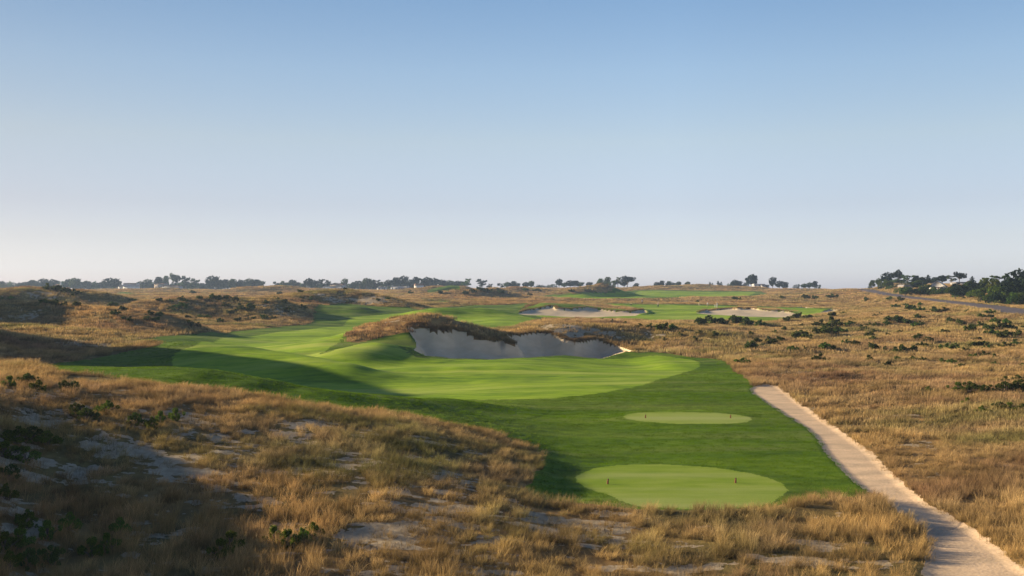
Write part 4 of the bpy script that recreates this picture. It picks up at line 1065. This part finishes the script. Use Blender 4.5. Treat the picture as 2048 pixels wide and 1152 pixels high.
house('gabled_house', 114, 578, 960, 8, top_h(114, 573, 960), 7, WHITE_W, ROOF_R, 'small white gabled house with a tall chimney in the left skyline trees', .1, 2.2, 2, True, hip=True)
house('long_house', 263, 577, 960, 13, top_h(260, 573, 960), 8, WHITE_W, ROOF_P, 'pale house with a big light grey roof among the left skyline trees', .05, 3.2, 4)
house('garage_house', 244, 577, 965, 5, top_h(244, 573, 965), 6, WHITE_W, ROOF_G, 'little white annex with grey gable left of the pale roofed house', 0, 1.6, 1, hip=True)
house('low_house', 322, 577, 970, 10, top_h(322, 568, 970), 8, TAN_W, ROOF_R, 'brown house with low flat roof under the two tall thin pines', 0, 1.0, 3)
house('low_house', 345, 577, 965, 17, top_h(345, 573, 965), 8, GREY_W, ROOF_R, 'long low brown roofed house right of the brown house on the skyline', 0, 1.0, 5)
house('long_building', 668, 577, 945, 19, top_h(668, 575, 945), 8, BLUE_W, ROOF_P, 'long low blue-grey building among the skyline trees left of centre', 0, 1.3, 6)
house('low_house', 676, 575, 975, 14, top_h(676, 570, 975), 8, TAN_W, ROOF_R, 'dull brown roofed house just behind the long blue-grey building', 0, 1.4, 4)
house('low_house', 800, 577, 940, 16, top_h(800, 574, 940), 8, GREY_W, ROOF_P, 'grey low house with pale roof edge under the tallest central trees', 0, 1.0, 5)
house('gabled_house', 838, 577, 930, 8, top_h(838, 571, 930), 7, WHITE_W, ROOF_R, 'small house with white end wall and purple brown roof near the far green', .2, 1.6, 2)
house('gabled_house', 759, 576, 940, 4, top_h(759, 576, 940), 5, WHITE_W, ROOF_P, 'tiny white gabled cabin on the skyline, left one of two', 0, 1.6, 1, hip=True)
house('gabled_house', 769, 576, 945, 3.5, top_h(769, 576, 945), 5, WHITE_W, ROOF_P, 'tiny white gabled cabin on the skyline, right one of two', 0, 1.4, 1, hip=True)
house('low_house', 1517, 576, 820, 9, top_h(1517, 570, 820), 7, GREY_W, ROOF_P, 'small dark house with pale roof line below the lone round tree', 0, .9, 3)
house('low_house', 1529, 577, 815, 6, top_h(1529, 571, 815), 6, GREY_W, ROOF_G, 'dark flat shed joined to the right of the small dark house', 0, .6, 2)
house('gabled_house', 1876, 577, 455, 6.5, top_h(1876, 574, 455), 8, WHITE_W, ROOF_P, 'white gabled house half hidden in the wood on the right', -.5, 2.8, 2, hip=True)
house('low_house', 1818, 576, 500, 8, top_h(1818, 573, 500), 7, TAN_W, ROOF_G, 'low brownish house glimpsed between trees left of the white gabled house', 0, .9, 2)
house('low_house', 1925, 567, 480, 9, top_h(1925, 566, 480), 6, GREY_W, ROOF_G, 'low dark roofed house on the bare hillside in the wood', 0, .5, 3)

# ------------------------------------------------------------------ tee markers
def marker(px, py, label):
    x, y, z = at(px, py)
    o = empty('tee_marker', (x, y, z))
    tag(o, label, 'tee marker', 'wooden markers on the two tees')
    b = MB().tube([(0, 0, -.02), (0, 0, .05), (0.004, 0, .14), (0.012, 0, .20)], [.042, .045, .042, .034], 12); b.build('post', POST, o, True)
    MB().tube([(.012, 0, .195), (.016, 0, .215), (.02, 0, .245)], [.036, .038, .018], 12).build('cap', POST_CAP, o, True)
marker(1215.5, 968, 'left brown wooden marker on the nearest tee')
marker(1471, 966, 'right brown wooden marker on the nearest tee')
marker(1291, 836, 'left brown wooden marker on the second tee')
marker(1461, 836, 'right brown wooden marker on the second tee')

# ------------------------------------------------------------------ golfers
def skin_obj(name, joints, edges, radii, mat, parent, root=0, sub=1):
    me = bpy.data.meshes.new(name)
    me.from_pydata([Vector(j) for j in joints], edges, [])
    me.materials.append(mat)
    o = bpy.data.objects.new(name, me); COL.objects.link(o); o.parent = parent
    md = o.modifiers.new('skin', 'SKIN'); md.use_smooth_shade = True
    sv = me.skin_vertices[0].data if me.skin_vertices else None
    if sv is None:
        bm_ = __import__('bmesh').new(); bm_.from_mesh(me); bm_.verts.layers.skin.verify(); bm_.to_mesh(me); bm_.free(); sv = me.skin_vertices[0].data
    for k, rr in enumerate(radii):
        sv[k].radius = (rr, rr) if not isinstance(rr, tuple) else rr
        sv[k].use_root = (k == root)
    sb = o.modifiers.new('subdivision', 'SUBSURF'); sb.levels = sub; sb.render_levels = sub
    return o
POSES = {   # hip, chest, neck, head, shoulders->elbows->hands (L, R), knees, feet
    'stand': dict(hip=(0, 0, .93), chest=(0, 0, 1.28), neck=(0, 0, 1.47), head=(0, -.03, 1.62), lh=[(-.19, 0, 1.40), (-.27, .02, 1.12), (-.24, -.10, .88)], rh=[(.19, 0, 1.40), (.27, .02, 1.12), (.24, -.10, .88)], lf=[(-.10, 0, .90), (-.12, -.03, .50), (-.13, .02, .07), (-.14, -.15, .03)], rf=[(.10, 0, .90), (.12, -.03, .50), (.13, .02, .07), (.15, -.15, .03)]),
    'swing': dict(hip=(0, 0, .90), chest=(-.04, -.06, 1.25), neck=(-.02, -.08, 1.43), head=(.02, -.14, 1.57), lh=[(-.18, .02, 1.38), (.02, -.24, 1.50), (.20, -.10, 1.72)], rh=[(.16, .04, 1.38), (.38, .02, 1.42), (.22, -.06, 1.74)], lf=[(-.10, 0, .87), (-.20, -.08, .48), (-.24, .02, .07), (-.30, -.13, .03)], rf=[(.10, 0, .87), (.22, -.08, .48), (.24, .02, .07), (.28, -.13, .03)]),
    'crouch': dict(hip=(-.12, 0, .52), chest=(.10, 0, .80), neck=(.24, 0, .93), head=(.36, -.02, 1.02), lh=[(.10, -.17, .86), (.28, -.20, .62), (.44, -.08, .44)], rh=[(.10, .17, .86), (.30, .18, .62), (.46, .06, .42)], lf=[(-.12, -.10, .50), (.30, -.14, .48), (.02, -.14, .08), (.18, -.15, .03)], rf=[(-.12, .10, .50), (.22, .14, .30), (-.10, .14, .09), (.05, .15, .03)]),
    'bend': dict(hip=(0, .05, .88), chest=(.02, -.20, 1.14), neck=(.02, -.34, 1.26), head=(.02, -.43, 1.35), lh=[(-.17, -.22, 1.22), (-.14, -.34, .98), (-.02, -.44, .80)], rh=[(.20, -.22, 1.22), (.16, -.34, .98), (.04, -.44, .78)], lf=[(-.10, .04, .86), (-.15, -.06, .47), (-.16, .02, .07), (-.18, -.14, .03)], rf=[(.10, .04, .86), (.15, -.06, .47), (.16, .02, .07), (.18, -.14, .03)]),
}
def golfer(px, py, pose, rz, top, legs, hat, label, D=None, club=None):
    x, y, z = at(px, py, D)
    P = POSES[pose]
    o = empty('person', (x, y, z), rz); tag(o, label, 'person', 'golfers on the far green')
    J = [P['hip'], P['chest'], P['neck'], P['head'], tuple(a + b for a, b in zip(P['head'], (0, 0, .11)))]
    E = [(0, 1), (1, 2), (2, 3), (3, 4)]; R_ = [(.15, .11), (.16, .11), .055, (.085, .10), .06]
    for arm in (P['lh'], P['rh']):
        b = len(J); J += arm; E += [(1, b), (b, b + 1), (b + 1, b + 2)]; R_ += [.06, .043, .032]
        hx, hy, hz = arm[2]; d = (Vector(arm[2]) - Vector(arm[1])).normalized(); s = d.cross(Vector((0, 0, 1)) if abs(d.z) < .9 else Vector((1, 0, 0))).normalized()
        for f, off in enumerate((-.03, -.01, .01, .03, .045)):       # four fingers and a thumb
            m_ = len(J); L = (.085, .095, .09, .07, .055)[f]
            J += [tuple(Vector(arm[2]) + s * off + d * .05), tuple(Vector(arm[2]) + s * (off * 1.2) + d * (.05 + L) + Vector((0, 0, -.02)))]
            E += [(b + 2, m_), (m_, m_ + 1)]; R_ += [.012, .009]
    for leg in (P['lf'], P['rf']):
        b = len(J); J += leg; E += [(0, b), (b, b + 1), (b + 1, b + 2), (b + 2, b + 3)]; R_ += [.085, .055, .038, .035]
    skin_obj('body', J, E, R_, SKIN, o)
    J = [P['hip'], P['chest'], tuple(np.array(P['neck']) * .8 + np.array(P['chest']) * .2)] ; E = [(0, 1), (1, 2)]; R_ = [(.165, .125), (.18, .13), .075]
    for arm in (P['lh'], P['rh']):
        b = len(J); J += [arm[0], tuple((np.array(arm[0]) + np.array(arm[1])) / 2 * 1.0)]; E += [(1, b), (b, b + 1)]; R_ += [.08, .07]
    skin_obj('shirt', J, E, R_, CLOTH[top], o)
    J = [P['hip']]; E = []; R_ = [(.17, .13)]
    for leg in (P['lf'], P['rf']):
        b = len(J); J += list(leg[:3]); E += [(0, b), (b, b + 1), (b + 1, b + 2)]; R_ += [.105, .08, .06]
    skin_obj('trousers', J, E, R_, CLOTH[legs], o)
    hd = Vector(P['head'])
    hm = MB(); hm.tube([hd + Vector((0, .01, .03)), hd + Vector((0, .01, .10)), hd + Vector((0, 0, .155))], [.105, .10, .05], 12)
    if hat: hm.box(tuple(hd + Vector((0, -.12, .06))), (.15, .13, .02))
    hm.build('cap' if hat else 'hair', CLOTH[hat] if hat else HAIR, o, True)
    if club:
        hand = Vector(P['rh'][2]); tip = hand + Vector(club)
        M_ = Matrix.Translation((x, y, z)) @ Matrix.Rotation(rz, 4, 'Z')
        a, b = M_ @ hand, M_ @ tip
        c = empty('golf_club', tuple(a)); tag(c, 'golf club of the ' + label.split(' on the')[0].split(' beside')[0], 'golf club', 'golf clubs')
        MB().tube([(0, 0, 0), tuple(b - a)], [.014, .009], 6).build('shaft', STEEL, c)
        MB().box(tuple(b - a + Vector((.03, 0, 0))), (.12, .05, .06)).build('club_head', STEEL, c)
golfer(1262, 612, 'crouch', 0, 'khaki', 'black', 'black', 'crouching golfer in tan top and black trousers, far left of the far green', 372)
golfer(1284, 608, 'stand', .3, 'white', 'black', None, 'standing golfer in white shirt and black trousers at the back of the green', 395)
golfer(1316, 613, 'swing', -.2, 'grey', 'navy', 'white', 'golfer in grey top swinging a club overhead on the far green', 365, (-.25, 0, .75))
golfer(1398, 611, 'bend', .5, 'yellow', 'khaki', 'pink', 'stooping golfer in pale yellow on the far green', 375, (.05, -.15, -.74))
golfer(1415, 613, 'stand', -.3, 'white', 'khaki', 'pink', 'upright golfer in white with khaki trousers on the right of the green', 362)
golfer(1430, 614, 'bend', 1.2, 'khaki', 'white', None, 'bending golfer in khaki top and white trousers beside the right bunker', 360, (.05, -.15, -.74))
golfer(1434, 615, 'stand', 0, 'white', 'white', 'white', 'rightmost golfer, all in white, beside the right bunker', 356)

# flagstick on the distant raised green
x, y, z = at(875, 576, 640)
o = empty('flagstick', (x, y, z)); tag(o, 'flagstick with a small white flag on the raised distant green', 'flagstick')
MB().tube([(0, 0, -.1), (0, 0, 2.4)], [.02, .015], 6).build('pole', STEEL, o)
MB().box((.35, 0, 2.1), (.7, .03, .45)).build('flag', CLOTH['white'], o)

# ------------------------------------------------------------------ the morning air
hb = MB().box((0, 1020, 20), (5600, 2200, 70))
m, nt, out = new_mat('air')
pv = N_(nt, 'ShaderNodeVolumePrincipled')
pv.inputs['Color'].default_value = (.50, .68, 1.0, 1)
pv.inputs['Density'].default_value = 0.00016
pv.inputs['Anisotropy'].default_value = 0.2
nt.links.new(pv.outputs[0], out.inputs['Volume'])
hz = hb.build('haze', m)
tag(hz, 'thin pale blue morning haze over the distance', None, None, 'stuff')
